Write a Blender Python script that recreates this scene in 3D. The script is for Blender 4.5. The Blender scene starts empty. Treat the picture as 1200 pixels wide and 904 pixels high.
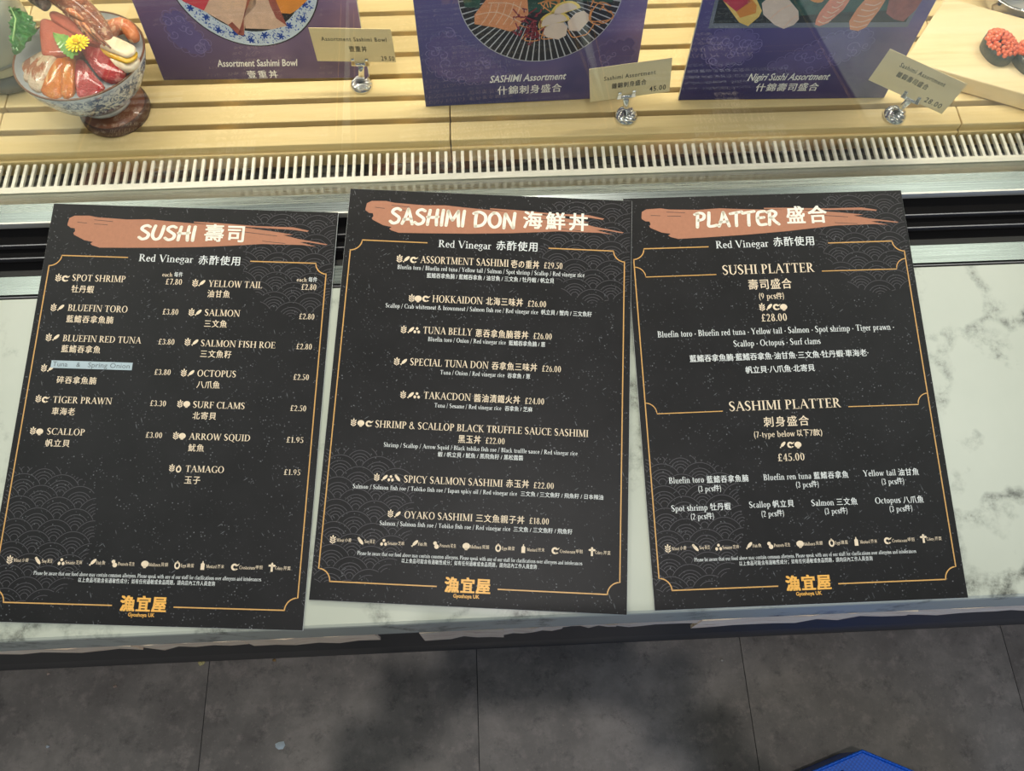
import bpy, math, random
from mathutils import Vector, Matrix
random.seed(7)
SC = bpy.context.scene
COL = SC.collection

# ------------------------------------------------------------------ camera
cam_d = bpy.data.cameras.new('camera'); cam = bpy.data.objects.new('camera', cam_d); COL.objects.link(cam)
R_, U_, F_ = Vector((.9990, -.0439, .0044)), Vector((.0220, .4062, -.9135)), None
F_ = Vector((.0219, .4062, -.9135)).normalized(); R_ = (R_ - F_ * R_.dot(F_)).normalized(); U_ = R_.cross(F_)
M = Matrix((R_, U_, -F_)).transposed().to_4x4(); M.translation = Vector((0, -.1433, 1.6882))
cam.matrix_world = M
cam_d.sensor_fit = 'HORIZONTAL'; cam_d.sensor_width = 36; cam_d.lens = 950 / 1200 * 36
cam_d.clip_start = .02
SC.camera = cam
# ------------------------------------------------------------------ world, lights, exposure
w = bpy.data.worlds.new('room_light'); SC.world = w; w.use_nodes = True
w.node_tree.nodes['Background'].inputs[0].default_value = (.92, .98, .95, 1)
w.node_tree.nodes['Background'].inputs[1].default_value = .24
def area(name, loc, size, power, color, target=None):
    d = bpy.data.lights.new(name, 'AREA'); d.shape = 'RECTANGLE'; d.size, d.size_y = size
    d.energy = power; d.color = color
    o = bpy.data.objects.new(name, d); COL.objects.link(o); o.location = loc
    t = Vector(target if target else (loc[0], loc[1], 0)) - Vector(loc)
    o.rotation_euler = t.to_track_quat('-Z', 'Y').to_euler()
    return o
area('ceiling_panel_light', (-1.35, .30, 2.9), (.6, 1.2), 10, (.95, 1.0, .92))
area('ceiling_panel_light', (1.55, .25, 2.9), (.6, 1.2), 10, (.95, 1.0, .92))
area('ceiling_downlight', (.03, -.31, 2.9), (.035, .035), 13, (1.0, .96, .92))
area('ceiling_panel_light', (.15, 1.3, 2.9), (1.2, .5), 8, (.93, 1.0, .93))
area('added_blue_front_light', (1.1, -2.3, 1.0), (2.2, 1.1), 15, (.26, .46, 1.0), (.2, 0, .8))  # added low blue light with no known source, tints the counter's front edge
area('display_strip_light', (0, .68, 1.46), (1.9, .05), 8.2, (1.0, .92, .77), (0, .62, .9))
SC.view_settings.view_transform = 'Standard'; SC.view_settings.look = 'None'
SC.view_settings.exposure = 0.0; SC.view_settings.gamma = 1.0; SC.view_settings.use_curve_mapping = False

# ------------------------------------------------------------------ helpers
G = math.radians(10.5); ZO = .915
def cp(x, y, z=0.0):                      # sloping-counter frame -> world
    return Vector((x, y * math.cos(G) - z * math.sin(G), ZO + y * math.sin(G) + z * math.cos(G)))
COUNTER = Matrix.Translation((0, 0, ZO)) @ Matrix.Rotation(G, 4, 'X')

def srgb(r, g, b):
    f = lambda c: (c / 255 / 12.92) if c / 255 <= .04045 else ((c / 255 + .055) / 1.055) ** 2.4
    return (f(r), f(g), f(b), 1)
class NT:
    def __init__(s, name):
        s.m = bpy.data.materials.new(name); s.m.use_nodes = True; s.t = s.m.node_tree
        s.p = s.t.nodes['Principled BSDF']; s.tc = None
    def n(s, typ, **k):
        o = s.t.nodes.new(typ)
        for a, v in k.items():
            if a.startswith('_'): setattr(o, a[1:], v)
            else: o.inputs[a.replace('9', ' ')].default_value = v
        return o
    def l(s, a, b): s.t.links.new(a, b)
    def obj(s, scale=(1, 1, 1), rot=(0, 0, 0), loc=(0, 0, 0), tex=False):
        if not s.tc: s.tc = s.n('ShaderNodeTexCoord')
        mp = s.n('ShaderNodeMapping'); mp.vector_type = 'TEXTURE' if tex else 'POINT'; mp.inputs['Scale'].default_value = scale; mp.inputs['Rotation'].default_value = rot; mp.inputs['Location'].default_value = loc
        s.l(s.tc.outputs['Object'], mp.inputs[0]); return mp.outputs[0]
    def noise(s, vec, scale, detail=4, rough=.55, dist=0):
        o = s.n('ShaderNodeTexNoise'); o.inputs['Scale'].default_value = scale; o.inputs['Detail'].default_value = detail
        o.inputs['Roughness'].default_value = rough; o.inputs['Distortion'].default_value = dist; s.l(vec, o.inputs['Vector']); return o.outputs['Fac']
    def ramp(s, fac, *stops, interp='LINEAR'):
        o = s.n('ShaderNodeValToRGB'); o.color_ramp.interpolation = interp; e = o.color_ramp.elements
        while len(e) < len(stops): e.new(.5)
        for q, (pp, c) in zip(e, stops): q.position = pp; q.color = c if len(c) == 4 else (*c, 1)
        s.l(fac, o.inputs[0]); return o.outputs[0]
    def mix(s, fac, a, b, mode='MIX'):
        o = s.n('ShaderNodeMix', _data_type='RGBA', _blend_type=mode)
        for sock, v in ((o.inputs[0], fac), (o.inputs[6], a), (o.inputs[7], b)):
            if hasattr(v, 'links') or hasattr(v, 'is_output'): s.l(v, sock)
            else: sock.default_value = v
        return o.outputs[2]
    def bump(s, h, strength=.3, dist=.001):
        o = s.n('ShaderNodeBump'); o.inputs['Strength'].default_value = strength; o.inputs['Distance'].default_value = dist
        s.l(h, o.inputs['Height']); s.l(o.outputs[0], s.p.inputs['Normal'])
    def base(s, c):
        if hasattr(c, 'is_output'): s.l(c, s.p.inputs['Base Color'])
        else: s.p.inputs['Base Color'].default_value = c
    def set(s, **k):
        for a, v in k.items(): s.p.inputs[a.replace('_', ' ')].default_value = v
        return s
W4, K4 = (1, 1, 1, 1), (0, 0, 0, 1)
def plain(name, col, rough=.5, metal=0, var=.06, coat=0, scale=60):
    n = NT(name); v = n.noise(n.obj(), scale, 3)
    a = tuple(c * (1 - var) for c in col[:3]) + (1,); b = tuple(min(1, c * (1 + var)) for c in col[:3]) + (1,)
    n.base(n.ramp(v, (.3, a), (.7, b))); n.set(Roughness=rough, Metallic=metal, Coat_Weight=coat); return n.m
MT = {}
# menu board: black print film with dust specks and fine scratches (wear)
def menu_mat(name, seed):
    n = NT(name); v = n.obj(loc=(seed, seed * .7, 0))
    base = n.ramp(n.noise(v, 22, 4), (.3, srgb(13, 12, 14)), (.75, srgb(26, 25, 27)))
    vo = n.n('ShaderNodeTexVoronoi', _feature='F1'); vo.inputs['Scale'].default_value = 330; n.l(v, vo.inputs['Vector'])
    dots = n.ramp(vo.outputs['Distance'], (.10, W4), (.26, K4)); keep = n.ramp(n.noise(v, 75, 5, .75), (.49, K4), (.62, W4))
    c = n.mix(n.mix(1.0, dots, keep, 'MULTIPLY'), base, srgb(118, 120, 124))
    for k, (rot, sc) in enumerate(((.6, (24, 190, 24)), (-.9, (30, 220, 30)), (1.9, (22, 170, 22)))):
        sv = n.obj(scale=tuple(1 / q for q in sc), rot=(0, 0, rot), loc=(seed * 3 + k, k * 5, 0), tex=True)
        vs = n.n('ShaderNodeTexVoronoi', _feature='F1'); vs.inputs['Scale'].default_value = 1.6; n.l(sv, vs.inputs['Vector'])
        sc_ = n.ramp(vs.outputs['Distance'], (.05, W4), (.12, K4))
        kk = n.ramp(n.noise(v, 30 + 9 * k, 3), (.54, K4), (.60, W4))
        c = n.mix(n.mix(1.0, sc_, kk, 'MULTIPLY'), c, srgb(105, 108, 112))
    n.base(c); n.set(Roughness=.45, Specular_IOR_Level=.26); n.bump(n.noise(v, 900, 2), .08, .0003); return n.m
def ink(name, rgb, rough=.5): return plain(name, srgb(*rgb), rough, var=.05, scale=300)
MT['cream'] = ink('cream_ink', (238, 219, 190)); MT['white'] = ink('white_ink', (228, 232, 230)); MT['title'] = ink('title_ink', (255, 247, 228))
MT['gold'] = ink('gold_ink', (214, 164, 92), .4); MT['logo'] = ink('logo_gold_ink', (246, 184, 84), .4)
MT['wave'] = ink('grey_wave_ink', (68, 65, 70)); MT['brush'] = ink('salmon_brush_ink', (178, 120, 90)); MT['slit'] = ink('dark_slit_ink', (46, 42, 44))
MT['edge'] = plain('board_edge_foam', srgb(196, 200, 196), .6)
def wood(name, a, b, along='X', scale=1.0, rough=.5, coat=0.0, mid=None):
    n = NT(name); s = (3, 55, 55) if along == 'X' else (55, 3, 55)
    v = n.obj(scale=tuple(q * scale for q in s)); g = n.noise(v, 1.2, 5, .6, .6); big = n.noise(n.obj(), 4, 2)
    c = n.ramp(g, (.25, srgb(*a)), (.5, srgb(*(mid or [(p + q) // 2 for p, q in zip(a, b)]))), (.75, srgb(*b)))
    info = n.n('ShaderNodeObjectInfo'); hs = n.n('ShaderNodeHueSaturation'); ma = n.n('ShaderNodeMapRange'); ma.inputs[3].default_value = .95; ma.inputs[4].default_value = 1.04
    n.l(info.outputs['Random'], ma.inputs[0]); n.l(ma.outputs[0], hs.inputs['Value']); n.l(c, hs.inputs['Color'])
    n.base(n.mix(n.ramp(big, (.35, K4), (.7, (.35, .35, .35, 1))), hs.outputs[0], srgb(*b))); n.set(Roughness=rough, Coat_Weight=coat)
    n.bump(g, .15, .0005); return n.m
MT['slat'] = wood('pale_yellow_slat_wood', (224, 198, 138), (238, 214, 158)); MT['board'] = wood('pale_board_wood', (226, 192, 134), (246, 226, 184), rough=.35, coat=.15, mid=(242, 218, 168))
MT['slab'] = wood('dark_round_wood', (92, 48, 26), (148, 88, 52), rough=.35, coat=.4); MT['bark'] = wood('bark_edge', (52, 30, 20), (92, 58, 40), rough=.5, coat=.2)
def steel(name, col=(146, 152, 145), rough=.22, aniso=True):
    n = NT(name); g = n.noise(n.obj(scale=(9, 1500, 1500)), 1, 2)
    n.base(n.ramp(g, (.3, tuple(c * .93 for c in srgb(*col)[:3]) + (1,)), (.7, srgb(*col)))); n.set(Metallic=1, Roughness=rough)
    n.l(n.ramp(g, (.3, (rough * .8,) * 3), (.7, (rough * 1.3,) * 3)), n.p.inputs['Roughness']); return n.m
MT['steel'] = steel('brushed_stainless_steel', rough=.27); MT['chrome'] = plain('chrome', srgb(225, 226, 228), .06, 1, .02)
MT['bar'] = plain('satin_painted_grille', srgb(244, 241, 226), .4, .15, .04); MT['channel'] = plain('black_channel', srgb(8, 7, 9), .7); MT['channel'].node_tree.nodes['Principled BSDF'].inputs['Specular IOR Level'].default_value = .12; MT['ridge'] = plain('grey_channel_ridge', srgb(120, 118, 120), .35, .6)
MT['dark'] = plain('black_gasket', srgb(20, 21, 22), .6); MT['void'] = plain('grey_duct', srgb(92, 88, 80), .6)
# marble worktop
n = NT('white_veined_quartz'); v = n.obj(); wv = n.noise(v, 6, 5, .6); 
d = n.n('ShaderNodeVectorMath', _operation='ADD'); 
nz = n.n('ShaderNodeTexNoise'); nz.inputs['Scale'].default_value = 9; nz.inputs['Detail'].default_value = 6; n.l(v, nz.inputs['Vector'])
sc = n.n('ShaderNodeVectorMath', _operation='SCALE'); sc.inputs['Scale'].default_value = .22; n.l(nz.outputs['Color'], sc.inputs[0]); n.l(v, d.inputs[0]); n.l(sc.outputs[0], d.inputs[1])
vo = n.n('ShaderNodeTexVoronoi', _feature='DISTANCE_TO_EDGE'); vo.inputs['Scale'].default_value = 7.5; n.l(d.outputs[0], vo.inputs['Vector'])
vein = n.ramp(vo.outputs['Distance'], (.0, W4), (.03, (.75, .75, .75, 1)), (.10, K4)); patch = n.ramp(n.noise(v, 8, 6, .75), (.44, K4), (.56, W4))
fine = n.ramp(n.noise(v, 60, 6, .8), (.36, K4), (.60, W4))
f = n.mix(1.0, n.mix(1.0, vein, patch, 'MULTIPLY'), fine, 'MULTIPLY')
c = n.mix(f, n.ramp(wv, (.3, srgb(186, 191, 176)), (.7, srgb(197, 201, 186))), srgb(84, 86, 78))
n.base(c); n.set(Roughness=.24); MT['marble'] = n.m
# floor vinyl
n = NT('dark_grey_mottled_vinyl'); v = n.obj(); info = n.n('ShaderNodeObjectInfo')
sh = n.n('ShaderNodeVectorMath', _operation='ADD'); cb = n.n('ShaderNodeCombineXYZ'); mm = n.n('ShaderNodeMath', _operation='MULTIPLY'); mm.inputs[1].default_value = 37
n.l(info.outputs['Random'], mm.inputs[0]); n.l(mm.outputs[0], cb.inputs[0]); n.l(v, sh.inputs[0]); n.l(cb.outputs[0], sh.inputs[1]); v = sh.outputs[0]
a = n.ramp(n.noise(v, 5, 8, .68), (.34, srgb(104, 97, 92)), (.52, srgb(128, 121, 114)), (.72, srgb(162, 152, 143)))
b = n.ramp(n.noise(v, 26, 6, .7), (.52, K4), (.66, (.7, .7, .7, 1)))
c = n.mix(b, a, srgb(154, 143, 135)); c = n.mix(n.ramp(n.noise(v, 24, 8, .8), (.53, K4), (.68, (.7,) * 3)), c, srgb(72, 67, 65))
c = n.mix(n.ramp(n.noise(v, 150, 4, .8), (.60, K4), (.70, (.55,) * 3)), c, srgb(172, 162, 152))
n.base(c); n.set(Roughness=.5); n.bump(n.noise(v, 60, 6), .25, .0008); MT['floor'] = n.m
MT['cabinet'] = plain('black_cabinet_front', srgb(30, 31, 34), .45)
n = NT('exposed_chipped_board'); g = n.noise(n.obj(scale=(14, 30, 90)), 1.5, 6, .7)
n.base(n.ramp(g, (.25, srgb(170, 132, 104)), (.42, srgb(240, 214, 184)), (.6, srgb(252, 234, 206)), (.8, srgb(222, 164, 110)))); n.set(Roughness=.8); n.bump(g, .6, .002); MT['chip'] = n.m
# glass: real sheet, mostly transparent, Fresnel mirror reflection
gm = bpy.data.materials.new('clear_display_glass'); gm.use_nodes = True; t = gm.node_tree; t.nodes.clear()
o = t.nodes.new('ShaderNodeOutputMaterial'); mx = t.nodes.new('ShaderNodeMixShader'); tr = t.nodes.new('ShaderNodeBsdfTransparent'); gl = t.nodes.new('ShaderNodeBsdfGlossy'); fr = t.nodes.new('ShaderNodeFresnel')
gg = t.nodes.new('ShaderNodeNewGeometry'); mr = t.nodes.new('ShaderNodeMapRange'); mr.inputs[3].default_value = 1.8; mr.inputs[4].default_value = 1 / 1.8; t.links.new(gg.outputs['Backfacing'], mr.inputs[0]); t.links.new(mr.outputs[0], fr.inputs['IOR']); gl.inputs['Roughness'].default_value = .0; tr.inputs['Color'].default_value = (.985, .995, .988, 1)
t.links.new(fr.outputs[0], mx.inputs[0]); t.links.new(tr.outputs[0], mx.inputs[1]); t.links.new(gl.outputs[0], mx.inputs[2]); t.links.new(mx.outputs[0], o.inputs[0]); MT['glass'] = gm

class MB:
    def __init__(s): s.v = []; s.f = []
    def add(s, vs, fs): k = len(s.v); s.v += [tuple(p) for p in vs]; s.f += [tuple(i + k for i in f) for f in fs]; return s
    def poly(s, pts): return s.add(pts, [tuple(range(len(pts)))])
    def box(s, a, b, M=None):
        (x0, y0, z0), (x1, y1, z1) = a, b
        vs = [Vector(q) for q in ((x0, y0, z0), (x1, y0, z0), (x1, y1, z0), (x0, y1, z0), (x0, y0, z1), (x1, y0, z1), (x1, y1, z1), (x0, y1, z1))]
        if M: vs = [M @ q for q in vs]
        return s.add(vs, [(3, 2, 1, 0), (4, 5, 6, 7), (0, 1, 5, 4), (1, 2, 6, 5), (2, 3, 7, 6), (3, 0, 4, 7)])
    def prism(s, prof, x0, x1):            # profile of (y,z) extruded along x, closed
        n = len(prof); s.add([(x0, *p) for p in prof] + [(x1, *p) for p in prof],
            [tuple(range(n)), tuple(range(2 * n - 1, n - 1, -1))] + [(i, i + n, (i + 1) % n + n, (i + 1) % n) for i in range(n)]); return s
    def lathe(s, prof, n=32, M=None, cap=True):
        k0 = []; 
        for r, z in prof:
            for i in range(n):
                a = 2 * math.pi * i / n; q = Vector((r * math.cos(a), r * math.sin(a), z)); k0.append(M @ q if M else q)
        fs = [(j * n + i, j * n + (i + 1) % n, (j + 1) * n + (i + 1) % n, (j + 1) * n + i) for j in range(len(prof) - 1) for i in range(n)]
        if cap: fs += [tuple(range(n - 1, -1, -1)), tuple((len(prof) - 1) * n + i for i in range(n))]
        return s.add(k0, fs)
    def tube(s, pts, r, n=8, flat=1.0):
        pts = [Vector(p) for p in pts]; rs = r if isinstance(r, (list, tuple)) else [r] * len(pts); vs = []
        for i, p in enumerate(pts):
            t = (pts[min(i + 1, len(pts) - 1)] - pts[max(i - 1, 0)]).normalized(); a = t.cross(Vector((0, 0, 1)))
            a = a.normalized() if a.length > 1e-4 else Vector((1, 0, 0)); b = a.cross(t)
            vs += [p + (a * math.cos(q) + b * math.sin(q) * flat) * rs[i] for q in [2 * math.pi * k / n for k in range(n)]]
        fs = [(j * n + i, j * n + (i + 1) % n, (j + 1) * n + (i + 1) % n, (j + 1) * n + i) for j in range(len(pts) - 1) for i in range(n)]
        return s.add(vs, fs + [tuple(range(n - 1, -1, -1)), tuple((len(pts) - 1) * n + i for i in range(n))])
    def build(s, name, mat, parent=None, smooth=False, bevel=0, sub=0, mw=None):
        me = bpy.data.meshes.new(name); me.from_pydata(s.v, [], s.f); me.update()
        if smooth: me.polygons.foreach_set('use_smooth', [True] * len(me.polygons))
        me.materials.append(mat); o = bpy.data.objects.new(name, me); COL.objects.link(o)
        if parent: o.parent = parent
        elif mw: o.matrix_world = mw
        if bevel:
            b = o.modifiers.new('bevel', 'BEVEL'); b.width = bevel; b.segments = 2; b.limit_method = 'ANGLE'
        if sub:
            q = o.modifiers.new('sub', 'SUBSURF'); q.levels = q.render_levels = sub
        return o
def empty(name, mw, label, cat, group=None):
    o = bpy.data.objects.new(name, None); COL.objects.link(o); o.empty_display_size = .02
    o.matrix_world = mw if isinstance(mw, Matrix) else Matrix.Translation(mw); return tag(o, label, cat, group)
def tag(o, label, cat, group=None):
    o['label'] = label; o['category'] = cat
    if group: o['group'] = group
    return o
def struct(o): o['kind'] = 'structure'; return o

# ------------------------------------------------------------------ setting: floor of long vinyl tiles
fl = struct(MB().box((-2.4, -2.2, -.03), (2.6, 1.4, -.0012)).build('floor', MT['dark']))
seams = [-1.637, -1.110, -.583, -.0555, .4715, 1.002, 1.529]
for i in range(len(seams) - 1):
    for y0, y1 in ((-1.42, -.51), (-.508, .402)):
        MB().box((seams[i] + .0007, y0 + .001, -.0012), (seams[i + 1] - .0007, y1 - .001, 0)).build('floor_tile', MT['floor'], fl, bevel=.0003)

# ------------------------------------------------------------------ counter
X0, X1 = -1.15, 1.2
counter = empty('serving_counter', (0, .1, 0), 'serving counter with sloping white veined top and chipped underside above the dark floor', 'counter')
INV = counter.matrix_world.inverted()
def cpart(mb, name, mat, **k):
    mb.v = [tuple(INV @ Vector(p)) for p in mb.v]; return mb.build(name, mat, counter, **k)
pr = [(cp(0, -.0372 + dy, dz).y, cp(0, -.0372 + dy, dz).z) for dy, dz in ((.004, 0), (.0015, -.0012), (.0003, -.0035))]
pr += [(-.0367, .86), (-.0362, .852), (-.034, .848), (-.010, .848), (-.010, .875)] + [(cp(0, .298, -.02).y, cp(0, .298, -.02).z), (cp(0, .298).y, cp(0, .298).z)]
cpart(MB().prism(pr, X0, X1), 'worktop', MT['marble'])
cpart(MB().prism([(-.033, .85), (-.033, .713), (.036, .0), (.30, .0), (.30, .85)], X0, X1), 'front_panel', MT['cabinet'])
def chip(x0, x1, zt, depth, seed):
    r = random.Random(seed); n = max(6, int((x1 - x0) / .02)); mb = MB(); vs = []
    for i in range(n + 1):
        x = x0 + (x1 - x0) * i / n; zb = zt - (depth if not callable(depth) else depth(i / n)) + r.uniform(-.006, .006); d = r.uniform(-.0015, .0015)
        vs += [(x, -.0355 + d, zt), (x, -.0355 + d, zb), (x, -.028, zb), (x, -.028, zt)]
    fs = [(i * 4 + a, (i + 1) * 4 + a, (i + 1) * 4 + (a + 1) % 4, i * 4 + (a + 1) % 4) for i in range(n) for a in range(4)]
    cpart(mb.add(vs, fs + [(0, 1, 2, 3), (n * 4 + 3, n * 4 + 2, n * 4 + 1, n * 4)]), 'chipped_board_edge', MT['chip'])
chip(X0, -.37, .848, .030, 1); chip(-.37, -.262, .848, lambda t: .038 - .01 * t, 2); chip(-.262, -.129, .848, .048, 3)
chip(-.0842, .0, .848, .058, 4); chip(.0, .06, .848, lambda t: .048 - .025 * t, 9); chip(.06, .115, .848, .018, 5); chip(.115, .20, .848, .026, 6); chip(.20, .42, .848, lambda t: .055 - .02 * t, 7); chip(.42, X1, .848, .038, 8)

# ------------------------------------------------------------------ display case frame: rails in section (counter frame y', z')
case = empty('display_case_frame', (0, .38, 0), 'stainless display case frame with black glass track behind the white counter', 'display case')
INV2 = case.matrix_world.inverted()
def kpart(mb, name, mat, **k):
    mb.v = [tuple(INV2 @ Vector(p)) for p in mb.v]; return mb.build(name, mat, case, **k)
def crail(pts, name, mat, **k): return kpart(MB().prism([(cp(0, a, b).y, cp(0, a, b).z) for a, b in pts], X0, X1), name, mat, **k)
crail([(.298, -.004), (.303, -.004), (.303, -.02), (.298, -.02)], 'rubber_seal', MT['dark'])
crail([(.3000, -.0005), (.3010, -.0005), (.3010, -.005), (.3000, -.005)], 'seal_lip', MT['ridge'])
crail([(.303, 0), (.3225, 0), (.3235, -.001), (.3235, -.02), (.303, -.02)], 'front_rail', MT['steel'])
crail([(.3235, -.010), (.381, -.010), (.381, -.03), (.3235, -.03)], 'track_floor', MT['channel'])
crail([(.3235, -.003), (.3315, -.006), (.3315, -.012), (.3235, -.012)], 'track_shoulder', MT['dark'])
for y in (.3435, .358): crail([(y - .0006, -.0015), (y + .0006, -.0015), (y + .0006, -.012), (y - .0006, -.012)], 'track_ridge', MT['ridge'])
for y in (.3450, .3595): crail([(y, -.004), (y + .0055, -.004), (y + .0055, -.012), (y, -.012)], 'track_gasket', MT['channel'])
crail([(.381, .0008), (.3828, .0008), (.3828, -.03), (.381, -.03)], 'back_lip', MT['bar'])
crail([(.3828, -.003), (.394, .0), (.4035, .0), (.4035, -.02), (.3828, -.03)], 'back_rail', MT['steel'])
# inner sheet falling to the grille (world y,z)
kpart(MB().prism([(.3965, .9868), (.4150, .9600), (.4158, .9560), (.4765, .9045), (.4765, .895), (.4, .93), (.3925, .983)], X0, X1), 'inner_sheet', MT['steel'])
kpart(MB().prism([(.4770, .893), (.4790, .893), (.4790, .872), (.5190, .872), (.5190, .884), (.5230, .884), (.5230, .80), (1.02, .80), (1.02, .79), (.45, .79), (.45, .86)], X0, X1), 'duct_wall', MT['void'])
kpart(MB().box((X0, 1.0, .80), (X1, 1.02, 1.5)), 'back_panel', plain('white_back_panel', srgb(228, 224, 210), .5))
kpart(MB().box((X0, .545, 1.478), (X1, .95, 1.492)), 'top_shelf', MT['steel'])
kpart(MB().box((-.95, .655, 1.466), (.95, .705, 1.478)), 'lamp_housing', MT['bar'])
GL = math.radians(13); y0 = .407
def gp(x, s, n=0.0):                       # along the pane upwards (s), pane normal (n)
    return cp(x, y0 + s * math.sin(GL) + n * math.cos(GL), s * math.cos(GL) - n * math.sin(GL))
gb = MB(); vs = [gp(x, s, nn) for nn in (0, .005) for x, s in ((X0, .004), (X1, .004), (X1, .535), (X0, .535))]
gb.add(vs, [(0, 1, 2, 3), (7, 6, 5, 4), (0, 4, 5, 1), (1, 5, 6, 2), (2, 6, 7, 3), (3, 7, 4, 0)])
tag(gb.build('display_glass', MT['glass']), 'clear sloping glass pane standing along the steel rail, faintly mirroring the menus', 'glass')

# grille
gr = empty('air_vent_grille', (0, .505, .902), 'pale metal air vent grille running between wooden slats and steel rail', 'vent')
MB().prism([(-.0285, .0040), (-.0195, .0036), (-.0195, -.001), (-.0285, -.004)], X0, X1).build('front_flange', MT['bar'], gr)
bar = MB().box((-.0019, -.0196, -.0005), (.0019, .0141, .0035)); proto = None
for i in range(-70, 76):
    if proto is None: proto = bar.build('bar', MT['bar'], gr, bevel=.0004); o = proto
    else: o = proto.copy(); COL.objects.link(o)
    o.location = (i * .01005 + .0025, 0, 0)

# ------------------------------------------------------------------ slatted deck
def tray(x0, x1, lab, n):
    t = empty('slatted_wooden_tray', ((x0 + x1) / 2, .52, .893), lab, 'tray', 'slatted trays of the display floor'); cx = (x0 + x1) / 2
    L = (x1 - x0) / 2 - .0007
    MB().box((-L, -.0003, -.008), (L, .0032, .0165)).build('front_fascia', MT['slat'], t, bevel=.0006)
    p = None
    for k in range(n):
        if p is None: p = MB().box((-L, 0, .014), (L, .0278, .027)).build('slat', MT['slat'], t, bevel=.0012); o = p
        else: o = p.copy(); COL.objects.link(o)
        o.location = (0, .0033 + .0361 * k, 0)
    for bx in (-.8, 0, .8): MB().box((bx * L - .012, .0, .0), (bx * L + .012, .0361 * n, .0138)).build('cross_bearer', MT['slat'], t)
tray(X0, -.584, 'pale slatted wooden tray at far left under the bowl side of the display', 13)
tray(-.584, -.0412, 'pale slatted wooden tray carrying the wooden disc with the rice bowl', 13)
tray(-.0412, .5805, 'pale slatted wooden tray beneath the middle and right posters', 13)
tray(.5805, X1, 'pale slatted wooden tray at far right under the thick serving board', 13)

# ------------------------------------------------------------------ lettering
def spl(pts, n=6):
    P = [pts[0]] + list(pts) + [pts[-1]]; out = []
    for i in range(1, len(P) - 2):
        for k in range(n):
            t = k / n; a, b, c, d = P[i - 1], P[i], P[i + 1], P[i + 2]
            out.append(tuple(.5 * (2 * b[q] + (c[q] - a[q]) * t + (2 * a[q] - 5 * b[q] + 4 * c[q] - d[q]) * t * t + (3 * b[q] - a[q] - 3 * c[q] + d[q]) * t ** 3) for q in range(len(a))))
    return out + [tuple(pts[-1])]
def ribbon(pts, w, n=6, cap=False, smooth=True):      # pts (x,y) or (x,y,width) -> quads
    p3 = [(*p, w) if len(p) == 2 else p for p in pts]; p3 = spl(p3, n) if smooth and len(p3) > 2 else p3
    out = []; L = []; R = []
    for i, p in enumerate(p3):
        a, b = p3[max(i - 1, 0)], p3[min(i + 1, len(p3) - 1)]; dx, dy = b[0] - a[0], b[1] - a[1]; l = math.hypot(dx, dy) or 1
        nx, ny = -dy / l * p[2] / 2, dx / l * p[2] / 2; L.append((p[0] + nx, p[1] + ny)); R.append((p[0] - nx, p[1] - ny))
    out = [[L[i], L[i + 1], R[i + 1], R[i]] for i in range(len(L) - 1)]
    if cap:
        for p in (p3[0], p3[-1]): out.append([(p[0] + p[2] / 2 * math.cos(q), p[1] + p[2] / 2 * math.sin(q)) for q in [2 * math.pi * k / 10 for k in range(10)]])
    return out
ws, wh = .150, .058
def rect(x0, y0, x1, y1): return [(x0, y0), (x1, y0), (x1, y1), (x0, y1)]
def ser(x, y, h=.15): return rect(x - h, y - (.045 if y > .3 else 0), x + h, y + (0 if y > .3 else .045))
def V(x, y0=0, y1=1, b=1, t=1, w=None):
    w = w or ws; o = [rect(x - w / 2, y0, x + w / 2, y1)]
    if b: o.append(ser(x, y0))
    if t: o.append(ser(x, y1) if t == 1 else [(x - .14, y1 - .05), (x + w / 2, y1), (x + w / 2, y1 - .1), (x - .05, y1 - .1)])
    return o
def Dg(x0, y0, x1, y1, w): return [[(x0 - w / 2, y0), (x0 + w / 2, y0), (x1 + w / 2, y1), (x1 - w / 2, y1)]]
def Hb(x0, x1, y, t=wh): return [rect(x0, y, x1, y + t)]
def arc(cx, cy, rx, ry, a0, a1, tk=None, tn=wh, n=14):
    tk = tk or ws; o = []; A = [math.radians(a0 + (a1 - a0) * i / n) for i in range(n + 1)]
    for p, q in zip(A, A[1:]): o.append([(cx + rx * math.cos(p), cy + ry * math.sin(p)), (cx + rx * math.cos(q), cy + ry * math.sin(q)), (cx + (rx - tk) * math.cos(q), cy + (ry - tn) * math.sin(q)), (cx + (rx - tk) * math.cos(p), cy + (ry - tn) * math.sin(p))])
    return o
def dot(cx, cy, r): return [[(cx + r * math.cos(q), cy + r * math.sin(q)) for q in [math.pi * k / 4 for k in range(8)]]]
Sx = lambda w, h: ribbon([(.9 * w, .80 * h, .05), (.72 * w, .94 * h, .06), (.42 * w, .96 * h, .09), (.17 * w, .80 * h, .13), (.30 * w, .60 * h, .16), (.68 * w, .42 * h, .17), (.84 * w, .22 * h, .13), (.60 * w, .04 * h, .09), (.30 * w, .04 * h, .06), (.08 * w, .22 * h, .05)], 0, 3)
xh = .64
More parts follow.
